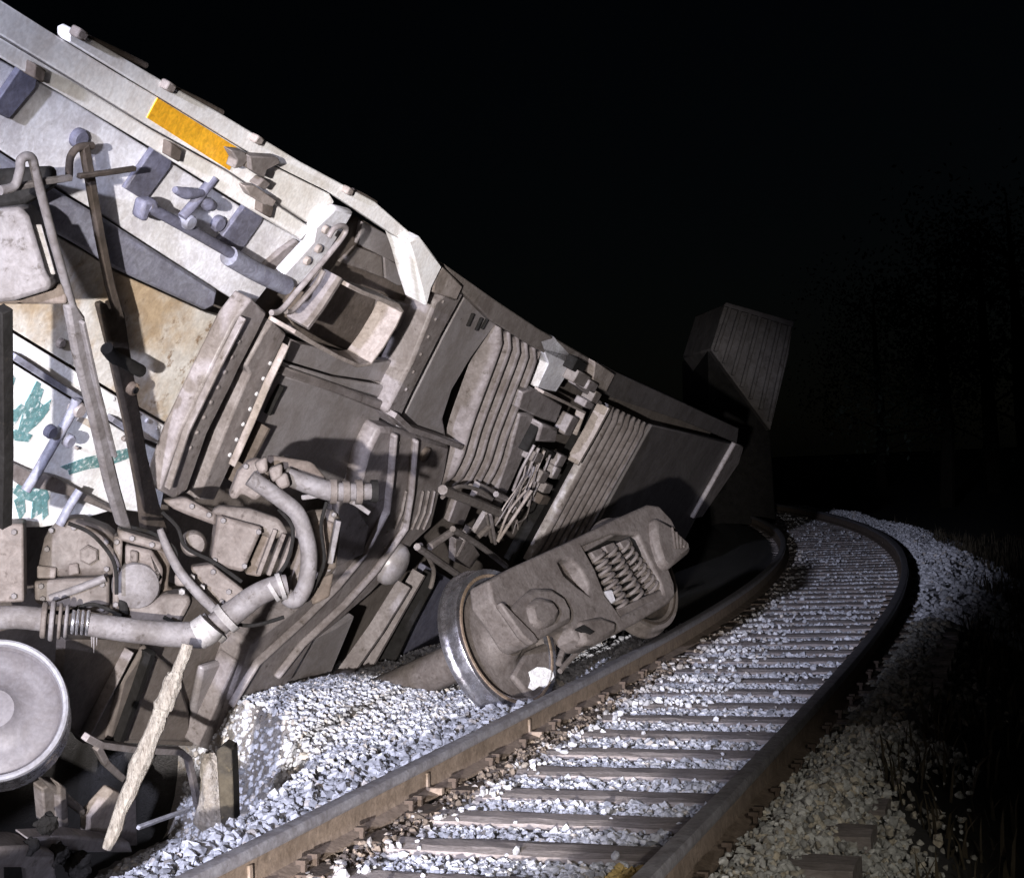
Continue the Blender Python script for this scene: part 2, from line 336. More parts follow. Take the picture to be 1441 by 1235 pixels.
# ------------------------------------------------------------------ ballast stones
phi = (1+5**.5)/2
ICO = np.array([(-1, phi, 0), (1, phi, 0), (-1, -phi, 0), (1, -phi, 0), (0, -1, phi), (0, 1, phi), (0, -1, -phi), (0, 1, -phi), (phi, 0, -1), (phi, 0, 1), (-phi, 0, -1), (-phi, 0, 1)])/1.9
ICF = np.array([(0, 11, 5), (0, 5, 1), (0, 1, 7), (0, 7, 10), (0, 10, 11), (1, 5, 9), (5, 11, 4), (11, 10, 2), (10, 7, 6), (7, 1, 8), (3, 9, 4), (3, 4, 2), (3, 2, 6), (3, 6, 8), (3, 8, 9), (4, 9, 5), (2, 4, 11), (6, 2, 10), (8, 6, 7), (9, 8, 1)])
def rotm(n):
    q = RS.normal(size=(n, 4)); q /= np.linalg.norm(q, axis=1)[:, None]; w, x, y, z = q.T
    return np.stack([np.stack([1-2*(y*y+z*z), 2*(x*y-z*w), 2*(x*z+y*w)], -1), np.stack([2*(x*y+z*w), 1-2*(x*x+z*z), 2*(y*z-x*w)], -1), np.stack([2*(x*z-y*w), 2*(y*z+x*w), 1-2*(x*x+y*y)], -1)], 1)
def stones(name, pos, rad, tone, mat, label, cat):
    n = len(pos); v = np.repeat(ICO[None], n, 0)*(1+RS.uniform(-.28, .28, (n, 12, 1)))
    v = v*RS.uniform(.6, 1.25, (n, 1, 3)); v = np.einsum('nij,nkj->nki', rotm(n), v)*rad[:, None, None]+pos[:, None, :]
    f = (ICF[None]+(np.arange(n)*12)[:, None, None]).reshape(-1, 3)
    me = bpy.data.meshes.new(name); nv = n*12; nf = len(f)
    me.vertices.add(nv); me.vertices.foreach_set('co', v.reshape(-1).astype(np.float32))
    me.loops.add(nf*3); me.loops.foreach_set('vertex_index', f.reshape(-1).astype(np.int32))
    me.polygons.add(nf); me.polygons.foreach_set('loop_start', (np.arange(nf)*3).astype(np.int32)); me.polygons.foreach_set('loop_total', np.full(nf, 3, np.int32))
    me.update(calc_edges=True)
    a = me.attributes.new('tone', 'FLOAT_COLOR', 'POINT'); c = np.concatenate([tone, np.ones((n, 1))], 1)
    a.data.foreach_set('color', np.repeat(c, 12, 0).reshape(-1).astype(np.float32))
    o = bpy.data.objects.new(name, me); COL.objects.link(o); me.materials.append(mat)
    me.shade_flat(); return tag(o, label, cat, None, 'stuff')
def stone_material():
    m = bpy.data.materials.new('crushed_stone'); m.use_nodes = True; N = m.node_tree.nodes; L = m.node_tree.links; bs = N['Principled BSDF']
    at = N.new('ShaderNodeAttribute'); at.attribute_name = 'tone'
    tc = N.new('ShaderNodeTexCoord'); n = N.new('ShaderNodeTexNoise'); n.inputs['Scale'].default_value = 55; n.inputs['Detail'].default_value = 6; L.new(tc.outputs['Object'], n.inputs['Vector'])
    r = N.new('ShaderNodeMapRange'); L.new(n.outputs['Fac'], r.inputs['Value']); r.inputs['From Min'].default_value = .3; r.inputs['From Max'].default_value = .7; r.inputs['To Min'].default_value = .72; r.inputs['To Max'].default_value = 1.12
    x = N.new('ShaderNodeMix'); x.data_type = 'RGBA'; x.blend_type = 'MULTIPLY'; x.inputs['Factor'].default_value = 1; L.new(at.outputs['Color'], x.inputs[6]); L.new(r.outputs[0], x.inputs[7])
    L.new(x.outputs[2], bs.inputs['Base Color']); bs.inputs['Roughness'].default_value = .85
    b = N.new('ShaderNodeBump'); b.inputs['Strength'].default_value = .6; b.inputs['Distance'].default_value = .006; L.new(n.outputs['Fac'], b.inputs['Height']); L.new(b.outputs[0], bs.inputs['Normal'])
    return m
STONE = stone_material()
def tones(n, warm=0.0):
    base = RS.choice([.60, .52, .43, .32, .21], n, p=[.30, .30, .22, .12, .06])*RS.uniform(.86, 1.12, n)
    c = np.stack([base*.96, base*.97, base*1.04], 1)
    w = RS.uniform(0, 1, n) < .06+warm
    c[w] *= np.array([1.04, .95, .82]); return c
def tie_frac(s): return np.abs(((s-TIE0)/.522+.5) % 1-.5)*.522   # distance to the nearest tie's middle
def scatter(n, s0, s1, o0, o1, rmin, rmax, power=1.0):
    s = s0+(s1-s0)*RS.uniform(0, 1, n)**power; o = RS.uniform(o0, o1, n) if not callable(o1) else o0+(o1(s)-o0)*RS.uniform(0, 1, n)
    r = rmin+(rmax-rmin)*RS.uniform(0, 1, n)**1.8
    return s, o, r
def pile(s, o, r, lift):
    x, y = trk(s, o); return np.stack([x, y, gz(s, o)+lift], 1)
PS = []; PR = []; PT = []
def push(s, o, r, lift, warm=0.0, tone=None):
    PS.append(pile(s, o, r, lift)); PR.append(r); PT.append(tones(len(s), warm) if tone is None else tone)
# between the rails: stones lie in the cribs, a few on the ties
for (n, s0, s1, a, b) in ((22000, 3.8, 11, .009, .025), (10000, 11, 20, .013, .028), (9000, 20, 42, .016, .032)):
    s, o, r = scatter(n, s0, s1, -.66, .66, a, b)
    d = tie_frac(s); ok = (d > .130+RS.uniform(-.02, .025, n)) | (RS.uniform(0, 1, n) < .004+.16*(o < -.42)+.03*np.clip((s-9)/8, 0, 1)+.22*((s > 9.5) & (s < 15) & (o < .0)))
    s, o, r = s[ok], o[ok], r[ok]; d = d[ok]
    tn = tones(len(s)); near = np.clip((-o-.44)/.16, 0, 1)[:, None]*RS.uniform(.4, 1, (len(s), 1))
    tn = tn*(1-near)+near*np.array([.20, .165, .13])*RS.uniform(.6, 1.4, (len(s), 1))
    yl = (s < 5.9) & (s > 5.1) & (o > .42); tn[yl] = np.array([.55, .40, .16])
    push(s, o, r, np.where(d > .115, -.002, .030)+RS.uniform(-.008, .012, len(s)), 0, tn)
# left shoulder up to the wreck
s, o, r = scatter(34000, 3.6, 14, -3.3, -.83, .010, .026)
pb = np.interp(s, [-4, 5, 6.2, 7.2, 8.0, 8.7, 9.4], [-1.2, -1.22, -1.28, -1.45, -1.95, -2.75, -6]); k = (o > pb-.12-.1*RS.uniform(0, 1, len(s))) & ((s < 12.2) | (RS.uniform(0, 1, len(s)) < .06)); s, o, r = s[k], o[k], r[k]; push(s, o, r, RS.uniform(-.006, .014, len(s)), .03)
s, o, r = scatter(2600, 3.6, 13, -1.2, -.84, .018, .036); push(s, o, r, RS.uniform(.006, .03, len(s)))
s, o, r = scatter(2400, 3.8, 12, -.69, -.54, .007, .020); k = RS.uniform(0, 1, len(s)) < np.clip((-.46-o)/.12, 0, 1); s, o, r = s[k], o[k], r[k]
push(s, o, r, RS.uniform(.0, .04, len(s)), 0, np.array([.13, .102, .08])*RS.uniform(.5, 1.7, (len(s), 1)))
# right shoulder, thinning out into the dark bank
s, o, r = scatter(12000, 3.6, 14, .83, lambda s: shoulder(s)+.35, .012, .034, 1.5)
k = RS.uniform(0, 1, len(s)) < np.clip((shoulder(s)+.1-o)/.4, .06, 1); s, o, r = s[k], o[k], r[k]
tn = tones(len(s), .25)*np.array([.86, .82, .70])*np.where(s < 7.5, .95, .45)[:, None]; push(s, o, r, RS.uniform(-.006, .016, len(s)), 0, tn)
s, o, r = scatter(11000, 3.9, 8.6, .82, 1.6, .008, .023); k = RS.uniform(0, 1, len(s)) < np.clip((1.5+.15*np.sin(s*2.3)-o)/.3, .05, 1); s, o, r = s[k], o[k], r[k]
push(s, o, r, RS.uniform(-.01, .045, len(s)), 0, tones(len(s), .15)*np.array([.92, .91, .82]))
s, o, r = scatter(6500, 14, 42, .83, lambda s: shoulder(s)+.5, .02, .045); push(s, o, r, RS.uniform(-.006, .016, len(s)))
stones('ballast', np.concatenate(PS), np.concatenate(PR), np.concatenate(PT), STONE, 'white crushed stone ballast between and beside the rails', 'ballast')

# heap of fine sandy gravel spilled against the wreck
def heap():
    sg = np.linspace(6.6, 10.6, 90); og = np.linspace(-3.1, -1.15, 60); Sg, Og = np.meshgrid(sg, og, indexing='ij')
    b = np.clip(1-(((Sg-8.6)/1.9)**2+((Og+2.25)/.98)**2), 0, 1)
    X, Y = trk(Sg, Og); Z = gz(Sg, Og)-.03+.12*b**.7+.012*hsh(Sg*6, Og*6)+RS.uniform(-.006, .006, Sg.shape)
    a, c = Sg.shape; idx = np.arange(a*c).reshape(a, c)
    f = np.stack([idx[:-1, :-1], idx[:-1, 1:], idx[1:, 1:], idx[1:, :-1]], -1).reshape(-1, 4)
    me = bpy.data.meshes.new('gravel_heap'); me.from_pydata(np.stack([X, Y, Z], -1).reshape(-1, 3).tolist(), [], f.tolist()); me.shade_smooth()
    o = bpy.data.objects.new('gravel_heap', me); COL.objects.link(o)
    me.materials.append(dirty('sandy_gravel', (.38, .355, .34), (.30, .285, .285), (.35, .30, .24), 7, .95, 0, 1.0, .52, 85, None, .02, .8))
    tag(o, 'low heap of pale sandy gravel spilled between the tipped car and the rail', 'gravel', None, 'stuff')
    n = 15000; s = RS.uniform(6.8, 10.5, n); oo = RS.uniform(-3.0, -1.25, n)
    bb = np.clip(1-(((s-8.6)/1.9)**2+((oo+2.25)/.98)**2), 0, 1); x, y = trk(s, oo)
    z = gz(s, oo)-.03+.12*bb**.7+.002; k = (RS.uniform(0, 1, n) < np.where((s < 8.7) & (oo > -2.4), .62, .97)) & (bb > .02)
    stones('gravel', np.stack([x, y, z], 1)[k], (.007+.018*RS.uniform(0, 1, n)**1.6)[k], (tones(n, .08)*1.05)[k], STONE, 'small pale stones lying over the spilled gravel heap', 'gravel')
heap()

# ------------------------------------------------------------------ THE TIPPED CAR
A = P(0, 20, 5.36); B = P(640, 390, 9.6); C = P(1040, 605, 19)
D = (C-A).normalized()                      # along the car, away from us
_q = RT*(-34)+UP*(-65); _q = _q-D*0
_r = ray(640, 390); _q = (RT*(-34)+UP*(-65))*(9.6/FPX)
LT = (_q + _r*(-(_q.dot(D))/_r.dot(D))).normalized()     # across the underside, down towards the ground
NN = LT.cross(D).normalized()               # out of the underside, towards the track
if (CAM-B).dot(NN) < 0: NN = -NN
P0 = Plane(B, NN)
HINGE = P0.pt(470, 285)
P1 = Plane(HINGE, NN*math.cos(R(5))-D*math.sin(R(5)))     # sheets of the near end, leaning a little to the end
car = thing('freight_car', (-2.4, 6.0, -.1), 'grey freight car tipped on its side, dirty underside out, yellow strip on its white sill', 'freight car')
EASE = []                                   # planes of dirty lamp-facing fittings, colours darkened against the strong light
def poly(pl, pts, n): return [pl.pt(u, v, n) for (u, v) in pts]
def plate(name, pts, n=0.0, th=.05, mat='grime', pl=P0, bevel=.006, parent=None, label=None, obj=None):
    if pl in EASE: mat = FRONT.get(mat, mat)
    mb = MB().prism(poly(pl, pts, n), -pl.n*th)
    o = mb.build(name, M[mat], parent or car, bevel)
    if label: o['label'] = label
    return o
def rod(name, pts, r, n=.1, mat='lav', pl=P0, seg=12, parent=None, label=None, square=False, sm=True):
    """pts: (u, v[, height]); r in metres or a list"""
    if pl in EASE or name == 'uncoupling_bar': mat = FRONT.get(mat, mat)
    path = [pl.pt(p[0], p[1], p[2] if len(p) > 2 else n) for p in pts]
    if not square and len(path) > 2:                         # round the bends
        fine = []; m = len(path)
        for i in range(m-1):
            p0, p1, p2, p3 = path[max(i-1, 0)], path[i], path[i+1], path[min(i+2, m-1)]
            for k in range(6):
                t = k/6; fine.append(.5*((2*p1)+(p2-p0)*t+(2*p0-5*p1+4*p2-p3)*t*t+(3*p1-p0-3*p2+p3)*t**3))
        fine.append(path[-1])
        if isinstance(r, (list, tuple)): r = [float(np.interp(i/6, range(m), r)) for i in range(len(fine))]
        path = fine
    mb = MB().tube(path, r, 4 if square else seg, square, up=tuple(pl.n))
    o = mb.build(name, M[mat], parent or car, .004 if square else 0, not square)
    if label: o['label'] = label
    return o
def strip(name, pts, n0, n1, th, mat='lav', pl=P0, parent=None, bevel=.004):
    if pl in EASE or name == 'bar_rib': mat = FRONT.get(mat, mat)
    lo = [pl.pt(u, v, n0) for u, v in pts]; hi = [p+pl.n*(n1-n0) for p in lo]
    return MB().wall(lo, hi, th, pl.n).build(name, M[mat], parent or car, bevel)
def disc(name, u, v, r, h, n=0.0, mat='slate', pl=P0, parent=None, seg=20, axis=None, prof=None):
    if pl in EASE: mat = FRONT.get(mat, mat)
    c = pl.pt(u, v, n); ax = axis or pl.n
    return MB().lathe(c, ax, prof or [(0, r), (h*.75, r), (h, r*.8)], seg).build(name, M[mat], parent or car, 0, True)
def corrugated(name, q, nr, amp, n, mat, crown=0.0, pl=P0, th=.04):
    """ridged sheet: q = TL, TR, BR, BL pixels; ridges run from the T side to the B side"""
    tl, tr, br, bl = [pl.pt(u, v, n) for u, v in q]; mb = MB(); a = nr*10+1; b = 14; vs = []
    for i in range(a):
        x = i/(a-1); w = math.sin(x*nr*2*math.pi); w = math.copysign(abs(w)**.55, w)
        for j in range(b):
            y = j/(b-1); p = tl.lerp(tr, x).lerp(bl.lerp(br, x), y)
            e = min(1, min(y, 1-y)*12)
            vs.append(p+pl.n*(amp*w*e+crown*math.exp(-((y-.78)/.12)**2)))
    fs = [(i*b+j, i*b+j+1, (i+1)*b+j+1, (i+1)*b+j) for i in range(a-1) for j in range(b-1)]
    m = len(vs); vs2 = [p-pl.n*(amp+th+crown) for p in vs]
    fs += [tuple(x+m for x in reversed(f)) for f in fs]
    ring = [(i, 0) for i in range(a)]+[(a-1, j) for j in range(1, b)]+[(i, b-1) for i in range(a-2, -1, -1)]+[(0, j) for j in range(b-2, 0, -1)]
    ri = [i*b+j for i, j in ring]
    fs += [(ri[k], ri[(k+1) % len(ri)], ri[(k+1) % len(ri)]+m, ri[k]+m) for k in range(len(ri))]
    mb.add(vs+vs2, fs); return mb.build(name, M[mat], car, 0, True)

# body: the hollow dark belly behind all the fittings, and the box of the car behind it
sA, sC = (A-B).dot(D)-2.2, (C-B).dot(D)
def cp(s, t, n): return B+D*s+LT*t+NN*n
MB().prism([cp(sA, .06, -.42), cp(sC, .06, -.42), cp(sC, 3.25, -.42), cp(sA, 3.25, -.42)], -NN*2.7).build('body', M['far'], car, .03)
MB().prism([cp(sA, .10, -.30), cp(sC, .10, -.30), cp(sC, 3.1, -.30), cp(sA, 3.1, -.30)], -NN*.118).build('belly_plate', M['taupe'], car)

# --- sill along the top edge
o = plate('side_sill', [(-60, -38), (98, 62), (161, 101), (215, 133), (355, 219), (464, 273), (471, 284), (440, 318), (320, 239), (212, 179), (100, 110), (-60, 13)], .02, .12, 'white')
plate('reflective_strip', [(222, 138), (337, 210), (323, 240), (207, 166)], .0235, .0035, 'yellow', parent=o, bevel=0, label='orange-yellow reflective strip on the white sill')
plate('sill_flange', [(-60, 17), (100, 113), (212, 182), (320, 242), (438, 320), (424, 338), (336, 285), (212, 207), (100, 140), (-60, 45)], .03, .05, 'white')
plate('top_rail', [(98, 46), (106, 42), (234, 117), (311, 160), (425, 229), (528, 284), (575, 325), (590, 337), (573, 340), (560, 335), (464, 271), (355, 217), (215, 131), (98, 60)], .045, .06, 'white')
for (u, v) in ((111, 47), (236, 121), (361, 196), (489, 268)):
    c = P0.pt(u, v, .06); MB().box(c, D*.03, LT*.018, NN*.02).build('lug', M['beige'], car, .008)
for (u0, v0, u1, v1) in ((115, 50, 205, 92), (243, 124, 312, 158), (496, 268, 528, 285)):
    rod('grab_rail', [(u0, v0), ((u0+u1)/2, (v0+v1)/2-1), (u1, v1)], .012, .02, 'brown')
# torn latch by the yellow strip
for (pp, n) in (([(326, 212), (345, 214), (352, 224), (340, 236), (330, 238), (334, 226)], .10), ([(352, 220), (392, 222), (396, 230), (376, 240), (372, 252), (354, 240)], .12), ([(372, 252), (382, 258), (374, 268), (362, 262)], .09)):
    plate('latch_piece', pp, n, .05, 'iron')
plate('hinge_pad', [(344, 262), (360, 262), (390, 282), (384, 292), (372, 288), (352, 276)], .09, .04, 'beige')

# --- near-end sheets (white side of the belly)
plate('end_sheet', [(-60, 30), (0, 84), (105, 144), (212, 211), (336, 289), (427, 338), (352, 436), (310, 410), (148, 305), (100, 276), (-60, 172)], -.05, .05, 'pale', P1)
plate('blue_grey_strip', [(-60, 175), (100, 280), (148, 308), (307, 409), (302, 432), (288, 437), (164, 380), (120, 352), (-60, 248)], -.02, .05, 'angle', P1, .015)  # raised blue-grey strip across the near-end sheets
plate('rusted_sheet', [(-60, 252), (120, 355), (164, 383), (290, 440), (333, 452), (253, 606), (202, 576), (148, 543), (-60, 416)], -.05, .05, 'rusty', P1, label='cream sheet with brown rust showing through')
plate('seam_strip', [(-60, 421), (148, 548), (202, 581), (256, 612), (262, 624), (246, 634), (190, 612), (108, 562), (-60, 458)], -.03, .05, 'bright', P1)
pan = plate('graffiti_sheet', [(-60, 463), (108, 567), (190, 617), (240, 640), (225, 725), (165, 716), (100, 735), (60, 742), (-60, 742)], -.06, .05, 'bright', P1, label='white sheet with teal spray-paint strokes')
for pp in ([(36, 566), (50, 542), (62, 548), (56, 566), (70, 576), (58, 592), (36, 612), (24, 612)], [(12, 584), (30, 568), (36, 572), (22, 596), (14, 600)],
           [(85, 657), (120, 644), (180, 631), (184, 644), (150, 656), (124, 660), (104, 666)], [(14, 690), (40, 672), (62, 676), (70, 700), (58, 722), (44, 730), (46, 706), (26, 700)], [(8, 548), (16, 526), (22, 532), (14, 556)]):
    plate('paint_stroke', pp, -.0568, .0035, 'teal', P1, 0, pan)
for pp in ([(40, 560), (52, 536), (58, 540), (48, 566)], [(60, 572), (72, 562), (68, 578), (50, 600)], [(14, 612), (22, 604), (46, 612), (40, 622), (20, 620)], [(96, 660), (128, 650), (126, 656), (98, 668)], [(20, 704), (34, 694), (36, 720), (28, 732)], [(60, 700), (66, 694), (68, 724), (60, 732)], [(10, 560), (16, 552), (18, 580), (10, 590)]):
    plate('paint_stroke', pp, -.0562, .0035, 'teal', P1, 0, pan)
for (a, b, m_, pl_, n_) in (((262, 640), (340, 470), 8, P0, .06), ((318, 650), (384, 500), 7, P0, .03), ((150, 556), (246, 616), 6, P1, -.03), ((562, 612), (540, 780), 8, P0, .05), ((628, 412), (566, 560), 6, P0, .05)):
    for q in range(m_):
        f_ = (q+.5)/m_; disc('rivet', a[0]+(b[0]-a[0])*f_, a[1]+(b[1]-a[1])*f_, .011, .010, n_, 'lav' if pl_ is P0 and n_ != .03 else 'pale', pl_, seg=8)
strip('pipe_band', [(4, 492), (60, 528), (112, 560)], -.05, .02, .028, 'angle', P1)
strip('pipe_band', [(146, 582), (190, 612)], -.05, .01, .026, 'angle', P1)
rod('vent_pipe', [(108, 562), (100, 582), (86, 606), (66, 640), (50, 668), (36, 690)], .022, .05, 'angle', P1)
rod('vent_pipe', [(112, 690), (98, 712), (84, 738)], .020, .04, 'angle', P1)
disc('pipe_clamp', 68, 605, .03, .03, .05, 'slate', P1); disc('pipe_clamp', 94, 618, .03, .03, .05, 'angle', P1); disc('pipe_elbow', 103, 572, .035, .05, .03, 'lav', P1)
plate('lower_lip', [(8, 648), (48, 666), (80, 672), (112, 690), (160, 716), (158, 722), (104, 700), (66, 690), (30, 684), (8, 664)], -.01, .05, 'lav', P1)
plate('rubbed_patch', [(112, 586), (132, 592), (134, 606), (108, 592)], -.057, .004, 'rusty', P1, 0)
for (u, v, r) in ((108, 193, .040), (304, 313, .038)): disc('access_plug', u, v, r, .03, -.05, 'slate', P1)
for (u, v, r) in ((84, 482, .022), (73, 515, .016), (174, 578, .017), (43, 497, .010), (173, 616, .012), (106, 629, .008)): disc('rivet', u, v, r, .018, -.05, 'iron', P1)
# lug shadows under the sill, built as thin slate plates, and the lugs
for pp in ([(31, 93), (54, 104), (50, 124), (13, 168), (-12, 156)], [(221, 203), (245, 215), (240, 236), (205, 283), (177, 266)], [(352, 281), (374, 294), (368, 313), (338, 356), (307, 341)]):
    plate('lug_shadow', pp, -.02, .028, 'slate', P1, .004)
    q = [(pp[1][0]-4, pp[1][1]-14), (pp[1][0]+12, pp[1][1]-4), (pp[1][0]+8, pp[1][1]+14), (pp[1][0]-6, pp[1][1]+6)]
    plate('bracket_lug', q, .07, .06, 'brown', P0, .006)
plate('corner_shade', [(398, 352), (418, 338), (424, 342), (372, 396), (362, 384)], -.02, .03, 'lav', P1)  # small patch of shade near the sheet's corner, built as a grey plate
# handbrake rod and levers over the sheet
rod('brake_rod', [(207, 290), (265, 322), (324, 356)], .024, .10, 'slate', P1); rod('brake_rod', [(322, 360), (360, 382), (402, 402)], .045, .10, 'angle', P1)
rod('lever', [(256, 306), (275, 284), (301, 250)], .022, .12, 'slate', P1)
rod('lever', [(246, 267), (262, 272), (284, 272)], [.014, .026, .016], .13, 'slate', P1); rod('lever', [(282, 280), (292, 287), (300, 290)], [.016, .03, .022], .12, 'slate', P1)
plate('rod_end', [(204, 284), (222, 282), (228, 294), (212, 302), (208, 314), (198, 310)], .12, .06, 'slate', P1, .015); disc('rod_eye', 258, 308, .035, .05, .10, 'angle', P1)

# --- corner casting, cross beams
cc = plate('corner_casting', [(443, 319), (474, 291), (500, 298), (488, 318), (470, 345), (446, 384), (414, 408), (400, 402), (398, 386), (420, 362), (440, 340)], .07, .06, 'pale', P0, .02)
for (u, v) in ((456, 322), (446, 349), (430, 366)): disc('rivet', u, v, .022, .02, .08, 'beige', P0, cc)
plate('cross_beam', [(331, 450), (354, 420), (376, 440), (362, 470), (336, 520), (326, 542), (292, 610), (264, 690), (246, 702), (224, 690), (253, 610), (300, 512)], .06, .10, 'lav', P0, .012)
plate('cross_beam', [(384, 452), (404, 470), (380, 520), (357, 580), (332, 640), (302, 704), (278, 704), (304, 640), (336, 562), (352, 527), (346, 516), (370, 472)], .03, .10, 'lav', P0, .012)
strip('beam_edge', [(338, 444), (306, 506), (258, 604), (232, 684)], .08, .115, .018, 'lav'); strip('beam_edge', [(398, 482), (372, 536), (352, 584), (322, 652)], .05, .09, .014, 'beige')
strip('beam_edge', [(352, 586), (330, 628), (312, 668)], -.1, .03, .03, 'brown')

# --- pocket with the bent stirrup and hand rods
plate('pocket_wall', [(470, 318), (505, 306), (582, 352), (606, 402), (600, 444), (566, 508), (500, 498), (404, 470), (450, 380)], -.16, .12, 'brown', P0, .02)
plate('pocket_window', [(510, 312), (548, 332), (580, 352), (592, 386), (548, 366), (504, 344)], -.13, .03, 'smooth')
plate('pocket_panel', [(480, 370), (503, 348), (538, 360), (540, 392), (505, 378)], -.13, .03, 'iron'); plate('pocket_panel', [(541, 362), (590, 390), (596, 402), (560, 402), (543, 392)], -.13, .03, 'smooth')
plate('pocket_floor', [(540, 420), (584, 430), (560, 466), (530, 462)], -.10, .05, 'grime'); plate('pocket_ledge', [(408, 476), (424, 484), (520, 506), (566, 508), (548, 540), (470, 528), (404, 508)], -.07, .05, 'smooth')
strip('stirrup', [(378, 446), (400, 460), (440, 482), (470, 496), (488, 494), (506, 470), (524, 440), (533, 420), (526, 411), (500, 402), (474, 392), (454, 382)], .04, .20, .022, 'beige')
rod('hand_rod', [(462, 334), (470, 322), (482, 318), (486, 326), (466, 354), (420, 408), (396, 436), (382, 440)], .014, .20, 'lav')
rod('hand_rod', [(455, 380), (446, 398), (424, 424), (410, 438), (402, 438)], .013, .20, 'lav'); strip('hand_plate', [(452, 376), (424, 420), (404, 446)], .05, .18, .03, 'lav')
plate('end_plate', [(574, 339), (592, 334), (623, 374), (608, 404), (601, 432), (592, 402), (583, 366)], .11, .16, 'white', P0, .012)
plate('edge_block', [(612, 388), (624, 376), (652, 402), (642, 424), (610, 412)], .09, .16, 'beige', P0, .012)
plate('top_rail', [(626, 372), (700, 424), (760, 464), (838, 508), (832, 528), (752, 490), (692, 452), (646, 406)], .05, .20, 'iron', P0, .01)
plate('top_rail', [(842, 510), (868, 524), (960, 566), (1040, 602), (1037, 624), (960, 592), (862, 560), (846, 546)], .05, .20, 'far', P0, .01)

# --- sheets of the hopper belly
plate('belly_sheet', [(402, 512), (470, 532), (546, 544), (580, 500), (606, 448), (614, 412), (636, 404), (600, 470), (548, 566), (470, 542), (398, 520)], -.04, .05, 'smooth', P0, .015)
plate('rib', [(614, 424), (640, 404), (654, 412), (622, 470), (577, 560), (558, 602), (544, 580), (580, 510)], .05, .2, 'lav', P0, .02)
plate('belly_sheet', [(396, 526), (470, 548), (538, 576), (532, 604), (505, 640), (478, 684), (440, 668), (400, 642), (370, 652), (336, 642), (362, 582)], -.06, .05, 'smooth', P0, .015)
plate('rib', [(400, 516), (470, 540), (548, 568), (544, 582), (468, 552), (396, 528)], .0, .1, 'grime', P0, .01)
strip('slot_rim', [(392, 540), (380, 562), (372, 580)], -.06, -.02, .02, 'dark')
plate('belly_sheet', [(656, 412), (694, 432), (714, 452), (694, 462), (662, 506), (637, 548), (624, 588), (630, 622), (590, 610), (560, 602), (579, 562), (624, 472)], -.01, .06, 'smooth', P0, .02)
for (a, b, c, d) in ((664, 440, 656, 458), (676, 446, 668, 464), (688, 440, 676, 462)): strip('slot_rim', [(a, b), (c, d)], -.01, .012, .02, 'dark')
strip('seam_lip', [(538, 574), (560, 594), (590, 604), (634, 620)], .0, .10, .035, 'lav')
plate('bolster', [(536, 602), (560, 604), (590, 613), (634, 626), (628, 662), (608, 742), (580, 768), (560, 796), (522, 836), (474, 878), (440, 905), (410, 958), (382, 984), (300, 1050), (326, 970), (350, 905), (416, 856), (468, 804), (490, 744), (502, 700), (517, 640)], .05, .2, 'lav', P0, .03)
for pts in ([(550, 608), (546, 660), (540, 716), (508, 776), (470, 822), (420, 872), (356, 930), (320, 990)], [(580, 616), (574, 690), (566, 740), (524, 800), (478, 850), (420, 904), (384, 950)]):
    strip('bolster_rib', pts, .05, .10, .03, 'lav', bevel=.012)
for x in (562, 570, 586, 594, 602): strip('bolster_groove', [(x+8, 690), (x+2, 720), (x-8, 744)], .05, .068, .012, 'lav')
disc('bolster_pad', 596, 638, .05, .03, .05, 'brown')
disc('side_bearing', 550, 792, .14, .1, .05, 'smooth', prof=[(0, .15), (.04, .145), (.075, .12), (.095, .07), (.10, .0)], seg=28)
plate('wear_plate', [(476, 700), (500, 706), (520, 740), (512, 780), (470, 800), (474, 752)], .10, .05, 'grime', P0, .015)

# --- ridged hopper chute and gate gear
corrugated('ridged_chute', [(702, 460), (762, 494), (684, 692), (620, 682)], 5, .05, .02, 'grime', .018)
plate('gate_frame', [(732, 582), (752, 582), (756, 600), (716, 690), (702, 722), (690, 716), (716, 642)], .08, .12, 'lav', P0, .02)
plate('gate_frame', [(736, 552), (752, 547), (792, 570), (782, 596), (764, 590), (730, 575)], .10, .12, 'lav', P0, .012)
plate('gear_box', [(764, 596), (786, 604), (782, 624), (756, 622)], .17, .14, 'lav', P0, .02)
plate('mottled_plate', [(760, 480), (780, 474), (803, 498), (800, 524), (782, 552), (756, 546), (772, 512)], .05, .08, 'pale', P0, .008)
strip('gate_bar', [(752, 545), (784, 560), (812, 574), (800, 606)], .05, .13, .022, 'beige'); strip('gate_bar', [(842, 566), (822, 604), (798, 646)], .03, .14, .05, 'beige')
strip('gate_bar', [(836, 562), (800, 534), (806, 520)], .03, .10, .03, 'lav')
for (u, v, n, sx, sy, m) in ((822, 566, .12, .06, .03, 'lav'), (812, 530, .1, .10, .05, 'iron'), (826, 540, .12, .07, .04, 'lav'), (808, 512, .08, .08, .05, 'dark'), (832, 556, .1, .05, .05, 'iron'), (783, 645, .12, .05, .05, 'lav'), (776, 662, .13, .04, .05, 'lav'), (764, 684, .14, .05, .04, 'lav'), (758, 668, .13, .05, .05, 'lav'), (750, 640, .12, .07, .04, 'grime'), (768, 636, .10, .06, .03, 'dark'), (746, 612, .1, .03, .12, 'dark'), (797, 596, .1, .05, .08, 'grime'), (760, 700, .11, .06, .04, 'brown')):
    c = P0.pt(u, v, n); MB().box(c, D*sx*1.8, LT*sy, NN*.05).build('gear_block', M[m], car, .01)
plate('edge_block', [(838, 509), (866, 526), (853, 552), (834, 540)], .11, .14, 'beige', P0, .01)
for (pts, r, m) in (([(758, 630), (742, 664), (730, 690)], .014, 'lav'), ([(766, 634), (752, 668), (738, 700)], .012, 'beige'), ([(774, 640), (760, 676), (742, 712)], .010, 'lav'), ([(752, 626), (734, 660), (722, 690)], .012, 'grime')):
    rod('gate_rod', pts, r, .16, m)
